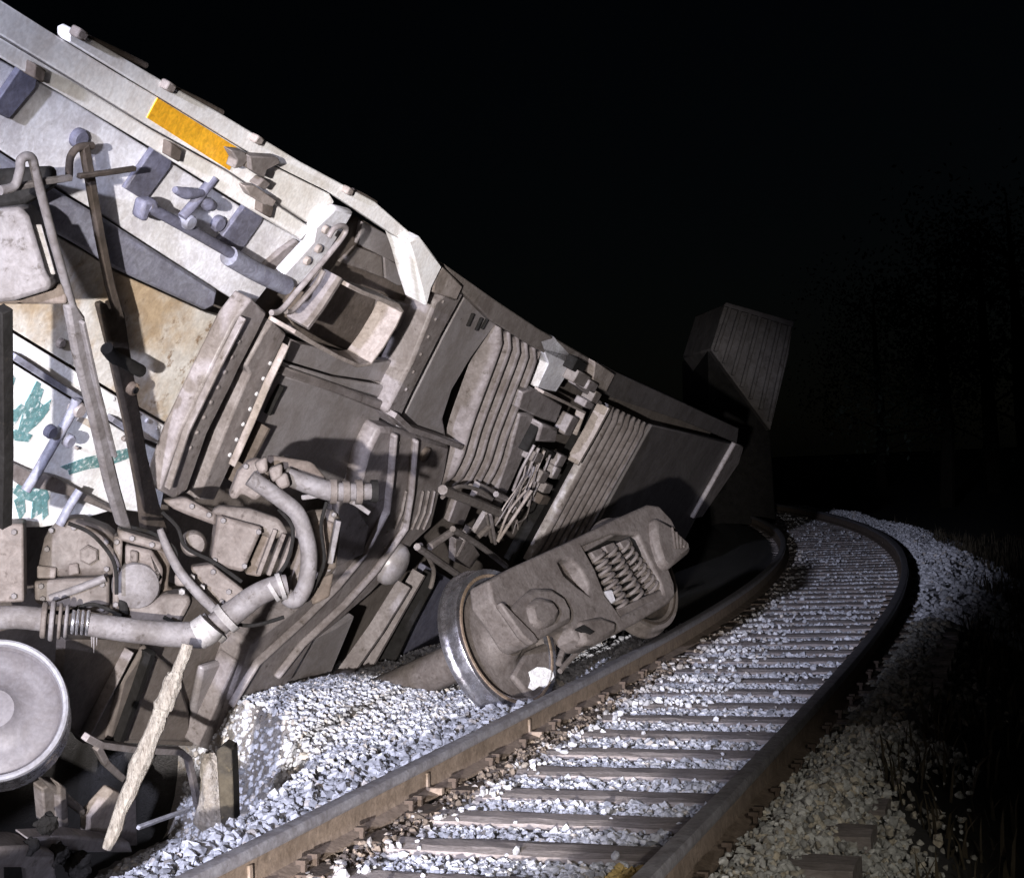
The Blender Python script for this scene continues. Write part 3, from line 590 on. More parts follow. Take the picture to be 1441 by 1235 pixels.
rr2 = random.Random(5)
for i in range(9):
    u, v = 738+rr2.uniform(0, 26), 650+rr2.uniform(0, 20); rod('loose_wire', [(u, v), (u-8+rr2.uniform(-6, 6), v+22), (u-22+rr2.uniform(-10, 10), v+48+rr2.uniform(-8, 20)), (u-34+rr2.uniform(-8, 8), v+70+rr2.uniform(0, 22))], .0055, .2+rr2.uniform(-.04, .06), rr2.choice(['brown', 'grime', 'iron', 'beige']), seg=6)
plate('gate_side', [(848, 566), (858, 572), (748, 792), (722, 792), (800, 650)], -.06, .1, 'dark')
corrugated('ridged_sheet', [(862, 572), (914, 597), (800, 800), (744, 790)], 7, .036, .0, 'grime', 0)
plate('plain_sheet', [(918, 598), (1030, 624), (980, 728), (940, 806), (806, 800)], .0, .06, 'far', P0, .01)
plate('end_sill', [(1036, 624), (1047, 628), (1040, 652), (988, 728), (976, 730)], .06, .06, 'grime', P0, .015)
# brake rigging tangled in front of the lower belly
for (pts, r, m, n) in (([(623, 689), (672, 708), (721, 729)], .034, 'iron', .22), ([(698, 695), (732, 711)], .022, 'lav', .22), ([(748, 690), (724, 726), (700, 762)], .012, 'beige', .30), ([(690, 722), (697, 764)], .014, 'lav', .2), ([(684, 722), (692, 762)], .011, 'iron', .18), ([(637, 744), (676, 768), (712, 796)], .022, 'lav', .26), ([(587, 769), (618, 790), (655, 816)], .024, 'lav', .30), ([(636, 748), (605, 769)], .026, 'lav', .22), ([(622, 700), (634, 690), (650, 684), (676, 690), (690, 700)], .014, 'iron', .2), ([(706, 724), (672, 756)], .02, 'iron', .18), ([(660, 740), (640, 780)], .03, 'grime', .1), ([(700, 760), (716, 720), (740, 690)], .009, 'beige', .28), ([(592, 766), (610, 800), (606, 826)], .016, 'iron', .2)):
    rod('brake_rigging', pts, r, n, m, seg=8)
plate('rigging_plate', [(688, 716), (702, 722), (684, 756), (668, 750)], .16, .04, 'lav'); plate('rigging_plate', [(642, 758), (664, 762), (676, 780), (662, 800), (640, 790)], .12, .06, 'grime'); plate('rigging_plate', [(646, 696), (668, 700), (652, 740), (632, 734)], .04, .05, 'grime')
plate('rigging_plate', [(676, 680), (700, 690), (690, 712), (668, 704)], .14, .05, 'lav')
plate('lower_sheet', [(600, 796), (640, 818), (660, 860), (640, 920), (566, 952), (522, 964), (548, 900)], -.04, .06, 'slate', P0, .01)
strip('lower_rib', [(598, 800), (560, 872), (524, 950)], -.04, .08, .03, 'dark'); strip('lower_rib', [(582, 800), (544, 866), (500, 944)], -.04, .06, .04, 'grime'); strip('lower_rib', [(560, 816), (520, 880), (470, 950)], -.04, .07, .04, 'lav')
disc('bolt_hole', 568, 938, .05, .02, -.03, 'dark')

# --- near lower belly
plate('lower_sheet', [(92, 900), (200, 900), (146, 1044), (118, 1046), (86, 1000)], -.10, .06, 'taupe'); plate('lower_sheet', [(206, 902), (344, 900), (350, 960), (300, 1054), (272, 1050), (160, 1044)], -.12, .05, 'taupe')
plate('hatch', [(172, 960), (206, 908), (250, 944), (268, 1000), (270, 1046), (152, 1042)], -.07, .05, 'taupe', P0, .03)
strip('lower_rib', [(196, 906), (178, 960), (150, 1036)], -.12, -.02, .05, 'dark'); strip('lower_rib', [(176, 910), (150, 960), (112, 1034)], -.1, -.04, .014, 'grime')
plate('lower_rib', [(334, 930), (354, 922), (318, 1000), (296, 1056), (278, 1050)], .03, .14, 'lav', P0, .012); plate('lower_rib', [(286, 940), (330, 926), (300, 1000), (276, 1046), (274, 996)], -.06, .05, 'smooth', P0, .02)
plate('lower_sheet', [(372, 930), (470, 884), (500, 866), (466, 948), (402, 986), (334, 1046), (312, 1048)], -.01, .06, 'smooth', P0, .015)
rod('drain_wire', [(344, 990), (346, 1006), (342, 1024)], .008, .0, 'lav', seg=6)

# --- ladder-like uncoupling bars in front of the near end, their shadow built as dark bars
rod('uncoupling_bar', [(0, 268), (20, 262), (28, 240), (30, 224), (44, 222), (52, 250), (76, 340), (104, 440)], .0165, .42, 'lav', P1)
plate('uncoupling_bar', [(96, 432), (108, 428), (121, 446), (126, 500), (150, 600), (172, 690), (188, 746), (170, 742), (154, 690), (131, 590), (108, 500)], .44, .04, 'clav', P1, .012)
strip('bar_rib', [(112, 450), (130, 530), (158, 640)], .44, .465, .016, 'lav', P1)
rod('cross_bar_and_shadow', [(0, 268), (64, 255), (100, 250)], .015, .40, 'clav', P1, square=True)
rod('bar_shadow', [(97, 248), (99, 222), (110, 208), (130, 205)], .015, .10, 'umber', P1)  # cast shadow of the hooked bar, built as a dark bar
rod('bar_shadow', [(118, 204), (128, 260), (140, 330), (154, 400), (168, 448)], .023, .10, 'umber', P1, square=True)
plate('bar_shadow', [(143, 432), (152, 428), (158, 442), (176, 438), (182, 480), (194, 556), (208, 640), (226, 712), (240, 752), (206, 752), (200, 700), (182, 600), (160, 500)], .10, .05, 'umber', P1, .01)
rod('cross_bar_and_shadow', [(110, 248), (150, 243), (190, 237)], .014, .12, 'umber', P1, square=True)  # crosswise part of the same shadow, also built as a dark bar
rod('hook_link', [(150, 490), (160, 502), (176, 510), (198, 522)], .028, .15, 'dark', P1); disc('pin', 184, 545, .030, .03, .10, 'rustrim', P1); disc('pin_hole', 184, 545, .018, .034, .10, 'dark', P1)
# control box and its dark mounting
P1E = Plane(P1.pt(60, 340, .34), (NN*.45-D*.85+LT*.05)); EASE.append(P1E)
plate('control_box', [(-30, 296), (28, 290), (40, 304), (64, 384), (72, 396), (70, 408), (18, 424), (-30, 428)], .06, .24, 'lav', P1E, .03)
plate('box_hood', [(-30, 240), (22, 236), (70, 234), (74, 262), (30, 290), (-30, 296)], -.12, .14, 'dark', P1E, .02)
plate('box_foot', [(34, 412), (92, 398), (94, 428), (-30, 428), (-30, 418)], -.06, .08, 'brown', P1E, .01); plate('box_edge', [(48, 316), (58, 316), (78, 386), (66, 388)], -.02, .03, 'pale', P1E, .004)
rod('edge_post', [(4, 434), (5, 520), (6, 640), (4, 738)], .035, .45, 'dark', P1, square=True)

# --- coupler, housings, hoses (stand clear of the belly)
PE = Plane(P0.pt(190, 800, .30), (NN*.55-D*.8+V((0, 0, .12)))); EASE.append(PE)
plate('end_panel', [(-60, 735), (33, 737), (34, 847), (-60, 850)], .25, .2, 'beige', PE, .01)
plate('housing', [(50, 814), (56, 784), (62, 758), (76, 736), (104, 728), (140, 742), (164, 752), (166, 812)], -.02, .3, 'iron', PE, .06); disc('housing_plug', 125, 780, .045, .03, -.02, 'grime', PE, seg=6, axis=PE.n)
plate('housing_pad', [(96, 794), (110, 792), (112, 808), (96, 810)], .0, .04, 'beige', PE, .008); plate('housing_pad', [(52, 796), (80, 798), (78, 814), (52, 814)], .0, .04, 'beige', PE, .008)
plate('carrier_plate', [(46, 818), (100, 814), (154, 812), (154, 866), (100, 856), (50, 850)], .03, .08, 'iron', PE, .015); rod('carrier_rib', [(70, 842), (110, 828), (148, 813)], .018, .05, 'lav', PE)
cpf = plate('coupler_shank', [(158, 758), (170, 752), (228, 766), (240, 790), (236, 830), (268, 834), (272, 846), (254, 880), (176, 880), (160, 872)], -.06, .25, 'brown', PE, .02)
plate('coupler_frame', [(160, 754), (173, 756), (171, 800), (168, 872), (158, 872)], .06, .14, 'beige', PE, .012); plate('coupler_frame', [(164, 744), (230, 764), (226, 776), (168, 760)], .06, .14, 'beige', PE, .012)
plate('knuckle', [(176, 766), (214, 774), (230, 800), (228, 822), (206, 838), (222, 812), (210, 796), (188, 790), (176, 796)], .05, .16, 'beige', PE, .03)
disc('knuckle_face', 192, 821, .11, .12, -.02, 'lav', PE, axis=PE.n, seg=28, prof=[(0, .108), (.05, .108), (.075, .098), (.09, .07), (.095, 0)])
plate('knuckle_pad', [(183, 774), (195, 776), (194, 792), (183, 790)], .08, .05, 'rustrim', PE, .01)
plate('coupler_jaw', [(180, 850), (208, 852), (230, 836), (264, 836), (270, 846), (254, 878), (182, 878)], .05, .18, 'iron', PE, .025)
plate('jaw_lug', [(166, 842), (180, 846), (182, 868), (168, 870)], .07, .08, 'dark', PE, .015)
rod('lift_rod', [(225, 744), (236, 772), (256, 808), (284, 840), (308, 864)], [.014, .02, .022, .024, .02], .16, 'lav', PE)
plate('joint_plate', [(268, 798), (298, 794), (344, 830), (332, 856), (308, 852), (274, 818)], .05, .1, 'beige', PE, .012); plate('joint_plate', [(246, 808), (262, 808), (262, 826), (246, 824)], .1, .06, 'beige', PE, .012)
for (u, v) in ((256, 832), (270, 812), (284, 826)): disc('nut', u, v, .016, .02, .1, 'pale', PE, axis=PE.n, seg=6)
disc('round_cap', 272, 763, .058, .08, .0, 'iron', PE, axis=PE.n)
plate('shelf', [(228, 704), (262, 700), (306, 724), (304, 740), (262, 724), (244, 716)], .02, .1, 'beige', PE, .015)
plate('valve_box', [(307, 725), (371, 742), (343, 806), (296, 794)], .12, .26, 'beige', PE, .018); plate('valve_box_side', [(373, 744), (392, 742), (366, 812), (345, 808)], .02, .16, 'brown', PE, .01)
for i in range(3): strip('fin', [(386+i*12, 742+i*6), (362+i*14, 806)], .0, .08, .02, 'beige', PE)
plate('filler_block', [(296, 722), (308, 712), (352, 716), (394, 730), (408, 752), (384, 760), (330, 734)], .05, .1, 'grime', PE, .02)
plate('cover_plate', [(408, 760), (430, 720), (470, 716), (482, 730), (474, 800), (440, 850), (412, 846)], -.02, .08, 'grime', PE, .03); plate('cover_recess', [(434, 742), (456, 730), (476, 738), (474, 800), (444, 806)], .0, .03, 'brown', PE, .012)
strip('cover_fin', [(474, 730), (468, 760), (462, 790)], .0, .08, .024, 'lav', PE); plate('cover_recess', [(432, 820), (470, 806), (464, 840), (440, 852)], .0, .03, 'brown', PE, .01)
rod('air_hose', [(352, 672), (368, 683), (395, 702), (418, 722), (430, 752), (435, 785), (430, 822), (416, 844), (402, 838)], .038, .20, 'hose', PE, 14)
plate('hose_bracket', [(336, 664), (350, 650), (366, 644), (380, 660), (378, 690), (360, 706), (340, 694), (334, 704), (322, 700)], .10, .14, 'beige', PE, .03)
for pp in ([(358, 652), (376, 642), (378, 664), (366, 668)], [(378, 660), (398, 652), (398, 672), (384, 680)], [(386, 674), (404, 664), (410, 684), (394, 690)]): plate('hose_clamp', pp, .2, .08, 'beige', PE, .015)
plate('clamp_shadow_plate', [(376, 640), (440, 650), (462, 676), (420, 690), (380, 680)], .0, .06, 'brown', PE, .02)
rod('brake_pipe', [(400, 666), (420, 676), (462, 690), (500, 692), (528, 691)], [.034, .042, .046, .04, .036], .08, 'lav', PE, 14)
for u, v, r in ((468, 691, .058), (486, 692, .05), (504, 692, .056), (526, 691, .052)): MB().tube([PE.pt(u-4, v, .08), PE.pt(u+5, v, .08)], r, 16).build('pipe_flange', M['ciron' if u < 520 else 'dark'], car, 0, True)
rod('support_strap', [(424, 700), (470, 694), (500, 708), (520, 722)], .016, .06, 'lav', PE, square=True)
rod('hose_arm', [(404, 822), (386, 826), (360, 838), (330, 860), (296, 886)], [.045, .05, .052, .056, .06], .22, 'lav', PE, 16)
for (u, v, du, dv, r) in ((398, 824, -6, 2, .062), (386, 829, -5, 3, .058), (322, 866, -8, 7, .072), (304, 880, -8, 7, .076)): MB().tube([PE.pt(u, v, .22), PE.pt(u+du, v+dv, .22)], r, 18).build('arm_collar', M['cpale'], car, 0, True)
rod('main_hose', [(-40, 872), (20, 868), (64, 872)], .05, .3, 'hose', PE, 16)
for (u, r, w, m) in ((58, .078, 8, 'iron'), (70, .088, 7, 'lav'), (82, .078, 5, 'iron'), (91, .072, 5, 'lav'), (100, .052, 5, 'chrome'), (107, .056, 4, 'chrome'), (114, .054, 4, 'chrome'), (121, .056, 5, 'chrome')):
    MB().tube([PE.pt(u, 872+(u-58)*.06, .3), PE.pt(u+w, 872+(u+w-58)*.06, .3)], r, 20).build('hose_collar', M[FRONT.get(m, m)], car, .006, True)
rod('main_pipe', [(124, 878), (180, 886), (240, 892), (290, 893)], [.05, .053, .055, .06], .3, 'lav', PE, 16); rod('pipe_tip', [(276, 894), (290, 886), (298, 878)], [.066, .07, .066], .3, 'pale', PE, 16)
for (u, h) in ((129, 22), (136, 20), (132, 30)): rod('icicle', [(u, 888), (u, 888+h)], [.006, .001], .3, 'lav', PE, seg=6)
rod('sill_step', [(120, 1036), (140, 1046), (190, 1053), (222, 1055), (252, 1056), (264, 1066), (270, 1090), (278, 1130), (293, 1168)], .024, .45, 'lav', P0, square=True)
rod('step_brace', [(266, 1138), (232, 1150), (194, 1164)], .015, .45, 'pale', P0, square=True); rod('step_brace', [(136, 1050), (148, 1072), (172, 1094)], .026, .05, 'grime', P0, square=True)

for (u, v, n) in ((66, 772, -.02), (72, 746, -.02), (104, 742, -.02), (150, 762, -.02), (150, 800, -.02), (58, 824, .03), (60, 842, .03), (144, 822, .03), (144, 856, .03), (164, 762, .06), (164, 800, .06), (163, 850, .06), (186, 757, .06), (214, 766, .06), (300, 804, .05), (322, 832, .05), (312, 846, .05), (314, 732, .12), (364, 748, .12), (344, 796, .12), (302, 788, .12), (270, 712, .02), (294, 724, .02), (20, 748, .25), (20, 838, .25), (430, 724, -.02), (470, 724, -.02), (462, 800, -.02), (416, 838, -.02), (346, 656, .10), (372, 690, .10)):
    disc('bolt', u, v, .0135, .014, n, 'clav', PE, axis=PE.n, seg=6)
for pts in ([(228, 720), (250, 742), (262, 770), (300, 790), (340, 818)], [(170, 740), (210, 748), (244, 770), (250, 800)], [(96, 736), (130, 752), (160, 790), (164, 836)], [(392, 716), (412, 744), (404, 790), (380, 820)], [(460, 706), (452, 740), (456, 790), (440, 830)], [(230, 868), (262, 880), (300, 872), (352, 880), (400, 868)], [(52, 856), (90, 862), (130, 850), (170, 866)]):
    rod('cable', pts, .009, .14, 'dark', PE, 7)
# --- bent bars and plates under the near end
for (pp, n, m) in (([(60, 1096), (90, 1110), (122, 1140), (118, 1150), (84, 1124)], .1, 'iron'), ([(126, 1150), (160, 1112), (172, 1116), (150, 1176), (126, 1180)], .12, 'beige'), ([(172, 1124), (192, 1120), (194, 1190), (168, 1190)], .12, 'lav'), ([(84, 1102), (94, 1108), (98, 1160), (86, 1168)], .12, 'iron'), ([(60, 1110), (80, 1100), (84, 1150), (64, 1160)], .08, 'iron')):
    plate('bent_bracket', pp, n, .07, m, P0, .01)
plate('buffer_beam', [(-60, 1196), (40, 1190), (78, 1200), (80, 1240), (-60, 1245)], .32, .14, 'lav', P0, .015); plate('buffer_slot', [(6, 1220), (30, 1220), (32, 1236), (6, 1238)], .324, .004, 'dark', P0, 0)
plate('buffer_beam', [(40, 1180), (110, 1176), (184, 1186), (188, 1200), (112, 1200), (44, 1192)], .26, .1, 'lav', P0, .015)
for (u, v, r) in ((82, 1200, .07), (110, 1214, .085), (66, 1158, .06), (40, 1190, .05)): 
    c = P0.pt(u, v, .30); w_ = ICO*r*RS.uniform(.55, 1.25, (12, 1))+np.array(c); bm_ = MB().add([V(x) for x in w_], [tuple(f) for f in ICF]); o = bm_.build('grease_clod', M['dark'], car)
    sb = o.modifiers.new('subd', 'SUBSURF'); sb.subdivision_type = 'SIMPLE'; sb.levels = sb.render_levels = 3
    tx = bpy.data.textures.get('clod') or bpy.data.textures.new('clod', 'CLOUDS'); tx.noise_scale = .05; dm = o.modifiers.new('lumps', 'DISPLACE'); dm.texture = tx; dm.strength = .06

# ------------------------------------------------------------------ WHEELS, BOGIE
WPROF = [(-.11, .065), (-.11, .115), (-.075, .13), (-.045, .17), (-.03, .30), (-.045, .365), (-.067, .385), (-.067, .463), (-.055, .480), (-.035, .478), (-.022, .462), (.0, .455), (.06, .451), (.067, .446), (.067, .395), (.05, .372), (.005, .345), (.0, .20), (.03, .145), (.07, .125), (.085, .115), (.085, .08)]
def wheel(parent, c, ax, k=1.0, names=('tread', 'plate', 'rim_edge'), m=('tread', 'bogie', 'rustrim')):
    W = lambda a, b: [(h*k, r*k) for h, r in WPROF[a:b]]
    g = MB().lathe(c, ax, W(6, 16), 72, False).build('wheel', M[m[0]], parent, 0, True)
    MB().lathe(c, ax, W(0, 7), 60, False).build('wheel_plate', M[m[1]], g, 0, True)
    MB().lathe(c, ax, W(15, 22), 60, False).build('wheel_plate', M[m[1]], g, 0, True)
    MB().lathe(c, ax, [(.0665*k, .394*k), (.072*k, .398*k), (.072*k, .412*k), (.0665*k, .416*k)], 72, False).build('rim_edge', M[m[2]], g, 0, True)
    return g
AX = (RT*(.88*.835)+UP*(.48*.835)-FW*.55).normalized()     # axle, from the buried end out to the side frame
WC = P(703, 903, 9.95)
BX = (RT*.52+UP*.19+FW*.83); BX = (BX-AX*BX.dot(AX)).normalized(); BY = AX.cross(BX).normalized()
if BY.dot(UP) < 0: BY = -BY
bog = thing('bogie', (WC.x+.1, WC.y+.4, 0.02), 'dusty brown bogie torn off the car, its bright-rimmed wheel dug in beside the rail', 'bogie')
wheel(bog, WC, AX)
W2C = WC+BX*1.74-BY*.05+AX*.0; wheel(bog, W2C, AX, .93, m=('bogie', 'umber', 'umber'))
MB().lathe(WC, AX, [(-1.45, .10), (-1.40, .125), (-.25, .12), (-.11, .14), (.0, .13), (.16, .085), (.26, .08)], 28).build('axle', M['bogie'], bog, 0, True)
MB().lathe(W2C, AX, [(-1.35, .09), (-.2, .09), (.0, .12), (.2, .08)], 20).build('axle', M['bogie'], bog, 0, True)
PB = Plane(WC+AX*.24, AX)
def prism_holes(name, outer, holes, pl, n, th, mat, parent, bevel):
    bm = bmesh.new(); base = V(parent.location); loops = []
    for lp in [outer]+holes:
        vs = [bm.verts.new(pl.pt(u, v, n)-base) for u, v in lp]; loops.append([bm.edges.new((vs[i], vs[(i+1) % len(vs)])) for i in range(len(vs))])
    bmesh.ops.triangle_fill(bm, edges=[e for l in loops for e in l], use_beauty=True, use_dissolve=False)
    g = bmesh.ops.extrude_face_region(bm, geom=list(bm.faces)); bmesh.ops.translate(bm, verts=[x for x in g['geom'] if isinstance(x, bmesh.types.BMVert)], vec=-pl.n*th)
    bmesh.ops.recalc_face_normals(bm, faces=bm.faces)
    bmesh.ops.dissolve_limit(bm, angle_limit=R(1), verts=bm.verts, edges=bm.edges)
    me = bpy.data.meshes.new(name); bm.to_mesh(me); bm.free(); me.materials.append(M[mat]); me.shade_smooth(); me.set_sharp_from_angle(angle=R(30))
    o = bpy.data.objects.new(name, me); COL.objects.link(o); o.parent = parent; o['_base'] = tuple(base)
    b = o.modifiers.new('bevel', 'BEVEL'); b.width = bevel; b.segments = 4; b.limit_method = 'ANGLE'; b.angle_limit = R(32)
    return o
SPW = [(820, 768), (862, 750), (898, 752), (930, 820), (934, 836), (874, 866), (852, 836), (838, 800)]
sf = prism_holes('side_frame', [(688, 816), (720, 798), (800, 762), (870, 728), (912, 709), (928, 711), (946, 730), (958, 756), (944, 770), (938, 790), (950, 822), (951, 838), (940, 850), (900, 874), (838, 908), (824, 908), (812, 898), (804, 884), (786, 880), (744, 910), (732, 904), (712, 872), (692, 846)],
                 [SPW, [(786, 792), (792, 786), (804, 788), (818, 802), (828, 822), (829, 836), (812, 824), (794, 808)]], PB, .06, .17, 'bogie', bog, .022)
def bplate(name, pts, n, th, mat, bevel=.012): return plate(name, pts, n, th, mat, PB, bevel, bog)
bplate('spring_pocket', [(812, 772), (864, 744), (902, 748), (940, 826), (938, 842), (876, 872), (846, 840)], -.06, .04, 'dark'); bplate('frame_web', [(780, 786), (806, 782), (834, 820), (834, 842), (808, 828)], -.03, .04, 'bogie')
# the journal pedestal at the near wheel, with its raised rib
bplate('pedestal', [(738, 838), (752, 826), (776, 826), (796, 838), (806, 858), (806, 874), (786, 884), (748, 908), (728, 882), (716, 860), (724, 852)], .10, .10, 'bogie', .03)
bplate('pedestal_boss', [(746, 850), (760, 838), (780, 842), (792, 860), (784, 876), (766, 884), (752, 874)], .14, .08, 'bogie', .035)
bplate('frame_rib', [(704, 848), (708, 846), (752, 890), (760, 902), (750, 906), (736, 894)], .12, .05, 'bogie', .012); bplate('frame_rib', [(816, 872), (846, 866), (870, 874), (868, 890), (838, 906), (824, 906)], .09, .1, 'ciron', .03)
bplate('frame_rib', [(812, 884), (822, 878), (838, 888), (832, 892)], .10, .03, 'dark', .006)
bplate('bearing_adapter', [(922, 726), (946, 738), (972, 762), (974, 776), (944, 800), (934, 792), (924, 760)], .12, .2, 'bogie', .035)
for i in range(4): rod('adapter_groove', [(946+i*6, 742+i*7), (948+i*5, 756+i*4), (950+i*4, 772-i*1)], .008, .125, 'ciron', PB, 6, bog)
# coil springs standing in the window
def coil(u0, v0, u1, v1, rad, turns, wire, n):
    a, b = PB.pt(u0, v0, n), PB.pt(u1, v1, n); t = (b-a).normalized(); p = AX.cross(t).normalized(); q = t.cross(p); path = []
    for i in range(turns*14+1):
        an = 2*math.pi*i/14; path.append(a.lerp(b, i/(turns*14))+(p*math.cos(an)+q*math.sin(an))*rad)
    return MB().tube(path, wire, 7).build('spring', M['bogie'], bog, 0, True)
for i in range(3):
    f = i/2; coil(838+f*36, 782-f*14, 876+f*44, 858-f*26, .056, 8, .0125, .0)
for (u, v) in ((832, 776), (850, 768), (872, 762)): bplate('spring_cap', [(u, v), (u+14, v-6), (u+20, v+4), (u+6, v+10)], .03, .04, 'bogie', .008)
bplate('spring_plate', [(818, 768), (866, 744), (870, 752), (824, 776)], .03, .1, 'bogie', .01); bplate('spring_seat', [(866, 858), (930, 828), (936, 840), (876, 872)], .045, .1, 'ciron', .012)
bplate('friction_wedge', [(848, 832), (862, 828), (868, 846), (854, 852)], .04, .05, 'pale', .012); bplate('friction_wedge', [(884, 752), (902, 764), (904, 790), (894, 786)], .02, .05, 'dark', .01)
# white paint on the wheel plate near the rail, and the brake shoe behind it
hp = Plane(WC+AX*.072, AX)
MB().prism([hp.pt(*p) for p in ((746, 944), (756, 938), (768, 939), (778, 944), (780, 952), (774, 960), (768, 966), (760, 964), (752, 970), (745, 966), (749, 956))], -AX*.02).build('paint_mark', M['paintwhite'], bog)
plate('brake_shoe', [(742, 916), (784, 896), (786, 944), (774, 976), (750, 984), (722, 950)], -.18, .05, 'bogie', PB, .02, bog); rod('brake_hanger', [(800, 892), (790, 920), (786, 934)], .02, -.12, 'bogie', PB, 8, bog)
rod('brake_hanger', [(824, 906), (800, 930), (788, 944)], .018, -.1, 'ciron', PB, 8, bog)

# the wheel in the lower left corner
WL = P(-8, 998, 7.15); AL = (-FW+UP*.42+RT*.22).normalized()
wl_ = thing('wheelset', (WL.x, WL.y, 0.0), 'grey wheel with a bright worn rim below the thick hose at the near end', 'wheelset')
k = .325/.455
MB().lathe(WL, AL, [(-.26, .25), (-.26, .306), (-.235, .316), (-.05, .312), (-.03, .319), (.0, .314)], 80, False).build('tread', M['tread'], wl_, 0, True)
MB().lathe(WL, AL, [(-.006, .318), (.012, .313), (.018, .303), (.012, .292), (-.012, .286)], 80, False).build('rim_edge', M['rimlight'], wl_, 0, True)
MB().lathe(WL, AL, [(-.010, .288), (-.026, .276), (-.018, .262), (-.024, .20), (-.014, .12), (.02, .085), (.024, .0)], 70, False).build('wheel_plate', M['disc'], wl_, 0, True)
MB().lathe(WL, AL, [(-1.2, .08), (-.1, .09), (-.03, .1)], 24).build('axle', M['iron'], wl_, 0, True)

# ------------------------------------------------------------------ loose pieces by the wreck
PP = Plane(P(205, 1050, 6.75), (-FW+UP*.1))
pr = MB(); pth = [PP.pt(*p) for p in ((264, 906), (249, 946), (245, 954), (230, 994), (223, 1010), (204, 1058), (182, 1112), (150, 1194))]
rp = random.Random(9); fp = []; fr = []; pr_r = [.028, .026, .040, .041, .036, .043, .037, .024]
for i in range(7):
    for k_ in range(5):
        t_ = k_/5; fp.append(pth[i].lerp(pth[i+1], t_)+V((rp.uniform(-.004, .004), 0, rp.uniform(-.004, .004)))); fr.append((pr_r[i]*(1-t_)+pr_r[i+1]*t_)*rp.uniform(.84, 1.1))
pr.tube(fp+[pth[-1]], fr+[.02], 9)
o = pr.build('wooden_prop', M['wood'], None, .0); tag(o, 'pale splintered wooden prop leaning up to the grey pipe at the near end', 'wooden prop')
st = MB(); c = Gd(318, 1170, -.08)
PS_ = Plane(c, (-FW+UP*.05)); st.prism(poly(PS_, [(304, 1056), (314, 1048), (326, 1054), (328, 1100), (330, 1176), (312, 1176), (308, 1120)], 0), FW*.16)
o = st.build('tie_stump', M['darkwood'], None, .006); tag(o, 'black broken tie end standing upright in the gravel by the bent step', 'broken tie')
st = MB(); cl_ = PS_.pt(289, 1118, 0)+FW*.14; rl = random.Random(3); vs_ = []
for a_ in range(9):
    for b_ in range(12):
        f_ = a_/8; an = 2*math.pi*b_/12; rr_ = (.055+.02*math.sin(3*f_+b_*1.3))*(1.25-.45*f_)*(1 if 0 < a_ < 8 else .45)*rl.uniform(.86, 1.12)
        vs_.append(cl_+V((math.cos(an)*rr_*1.1, math.sin(an)*rr_, -.20+.36*f_+rl.uniform(-.012, .012))))
st.add(vs_, [(a_*12+b_, a_*12+(b_+1) % 12, a_*12+12+(b_+1) % 12, a_*12+12+b_) for a_ in range(8) for b_ in range(12)]+[tuple(range(11, -1, -1)), tuple(range(96, 108))])
o = st.build('concrete_lump', dirty('tan_concrete', (.30, .265, .225), (.37, .345, .325), (.2, .17, .14), 12, .95, 0, 1, .55, 60, None, .02), None, .008); tag(o, 'tan lump of concrete between the bent step and the black tie end', 'concrete lump')

# ------------------------------------------------------------------ far car, trees, weeds
FC = Plane(P(1060, 500, 33), (-FW*.9+RT*.25+UP*.05))
fx = thing('freight_car', Gd(1060, 715, -.1), 'dim grey freight car with a ribbed end, tilted in the dark beyond the tipped car', 'freight car')
g = MB().prism(poly(FC, [(1020, 428), (1116, 455), (1110, 500), (1084, 606), (1000, 492)], 0), FW*3+RT*-.25)
g.build('end_wall', M['farend'], fx, .03)
for t in np.linspace(.06, .94, 7):
    a = (1020+96*t, 428+27*t); b_ = (1000+84*t, 492+114*t)
    if t > .75: b_ = (b_[0]+2, b_[1]-2)
    lo = [FC.pt(a[0], a[1]+3, 0), FC.pt(b_[0], b_[1]-4, 0)]
    MB().wall(lo, [p+FC.n*.10 for p in lo], .07, FC.n).build('end_rib', M['farend'], fx, .02)
MB().prism(poly(FC, [(1018, 430), (1022, 425), (1118, 452), (1116, 460)], .12), FW*.4).build('roof_edge', M['far'], fx, .02)
MB().prism(poly(FC, [(996, 492), (1084, 608), (1092, 735), (1000, 745)], -.3), FW*5).build('shaded_lower_body', M['dark'], fx, .03)  # near-black block in place of the shade below the ribbed end

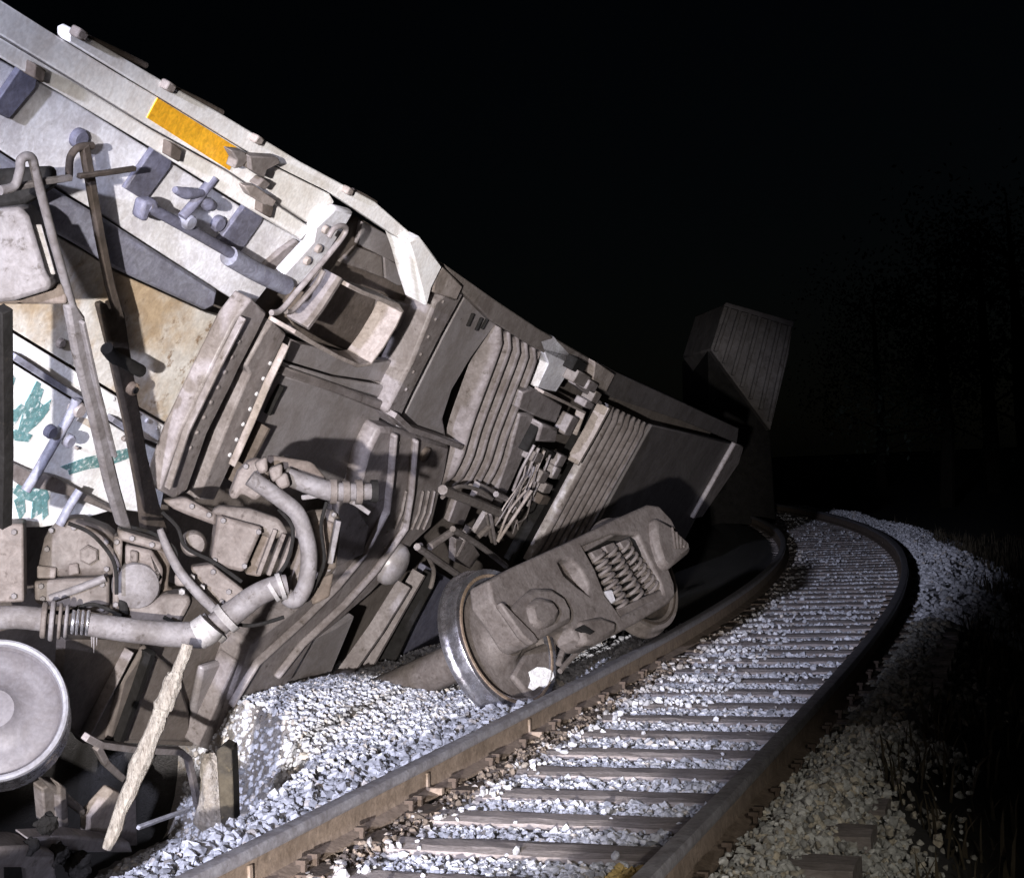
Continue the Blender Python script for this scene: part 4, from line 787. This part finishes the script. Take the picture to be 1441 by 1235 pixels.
def leaf_mat(c):
    return dirty('foliage', c, tuple(x*.6 for x in c), None, 2, .7, 0, 0)
LEAF = leaf_mat((.022, .034, .02))
def tree(x, y, h, w, seed, label):
    rs = np.random.RandomState(seed); z0 = -1.0
    t = thing('tree', (x, y, z0), label, 'tree', 'trees in the dark beyond the track')
    tr = MB(); top = V((x+rs.uniform(-.5, .5), y, z0+h*.8)); base = V((x, y, z0-.2))
    tr.tube([base, base.lerp(top, .35)+V((rs.uniform(-.2, .2), 0, 0)), base.lerp(top, .7), top], [.22*h/8, .16*h/8, .09*h/8, .02], 8)
    ends = []
    for i in range(14):
        f = rs.uniform(.2, .95); p = base.lerp(top, f); an = rs.uniform(0, 6.28); ln = w*(1.1-f*.6)*rs.uniform(.5, 1)
        e = p+V((math.cos(an)*ln, math.sin(an)*ln, ln*rs.uniform(.1, .7))); tr.tube([p, p.lerp(e, .5)+V((0, 0, -.08)), e], [.06, .035, .01], 5); ends += [e, p.lerp(e, .6)]
    tr.build('trunk', M['bark'], t, 0, True)
    n = 4200; c = np.array([tuple(e) for e in ends])[rs.randint(0, len(ends), n)]+rs.normal(0, 1, (n, 3))*np.array([.42, .42, .34])*w*.45
    a = rs.normal(size=(n, 3)); a /= np.linalg.norm(a, axis=1)[:, None]; b = np.cross(a, rs.normal(size=(n, 3))); b /= np.linalg.norm(b, axis=1)[:, None]
    s = rs.uniform(.06, .13, (n, 1)); v = np.stack([c-a*s, c+b*s*.5, c+a*s, c-b*s*.5], 1).reshape(-1, 3)-np.array([x, y, z0])
    me = bpy.data.meshes.new('crown'); me.from_pydata(v.tolist(), [], np.arange(n*4).reshape(-1, 4).tolist()); me.materials.append(LEAF)
    o = bpy.data.objects.new('crown', me); COL.objects.link(o); o.parent = t
for i, (u, Z, h, w, lab) in enumerate(((1330, 34, 7.5, 2.6, 'dark leafy tree standing furthest left of the dim trees right of the curve'), (1455, 30, 8.5, 3.0, 'dark leafy tree at the right edge beyond the bank'), (1400, 42, 10, 3.4, 'tall dark tree behind the two trees right of the curve'), (1240, 52, 9, 3.2, 'dark tree straight beyond the end of the visible track'))):
    p = P(u, 690, Z*1.7); tree(p.x, p.y, h*1.5, w*1.6, 20+i, lab)
def weeds():
    n = 9000; s = RS.uniform(5, 34, n)**1.0; o = shoulder(s)+.15+RS.uniform(0, 1, n)**1.6*5; x, y = trk(s, o); z = gz(s, o)
    an = RS.uniform(0, 6.28, n); h = RS.uniform(.05, .22, n)*(1+.6*(hsh(s, o) > .2)); ln = RS.uniform(.02, .16, n); w = RS.uniform(.004, .010, n)
    dx, dy = np.cos(an), np.sin(an); b = np.stack([x, y, z-.01], 1); d = np.stack([dx, dy, 0*dx], 1); q = np.stack([-dy, dx, 0*dx], 1)*w[:, None]
    m = b+d*(ln*.4)[:, None]+np.array([0, 0, 1])*(h*.7)[:, None]; t = b+d*ln[:, None]+np.array([0, 0, 1])*h[:, None]
    v = np.stack([b-q, b+q, m+q*.7, m-q*.7, t], 1).reshape(-1, 3); i = np.arange(n)*5
    f = [(k, k+1, k+2, k+3) for k in i.tolist()]+[(k+3, k+2, k+4) for k in i.tolist()]
    me = bpy.data.meshes.new('weeds'); me.from_pydata(v.tolist(), [], f); me.materials.append(dirty('dead_weeds', (.07, .055, .035), (.04, .034, .022), None, 2, .9, 0, 0))
    o = bpy.data.objects.new('weeds', me); COL.objects.link(o); tag(o, 'sparse dry weeds on the dark bank right of the track', 'weeds', None, 'stuff')
weeds()
for o in bpy.data.objects:
    if '_base' in o: del o['_base']
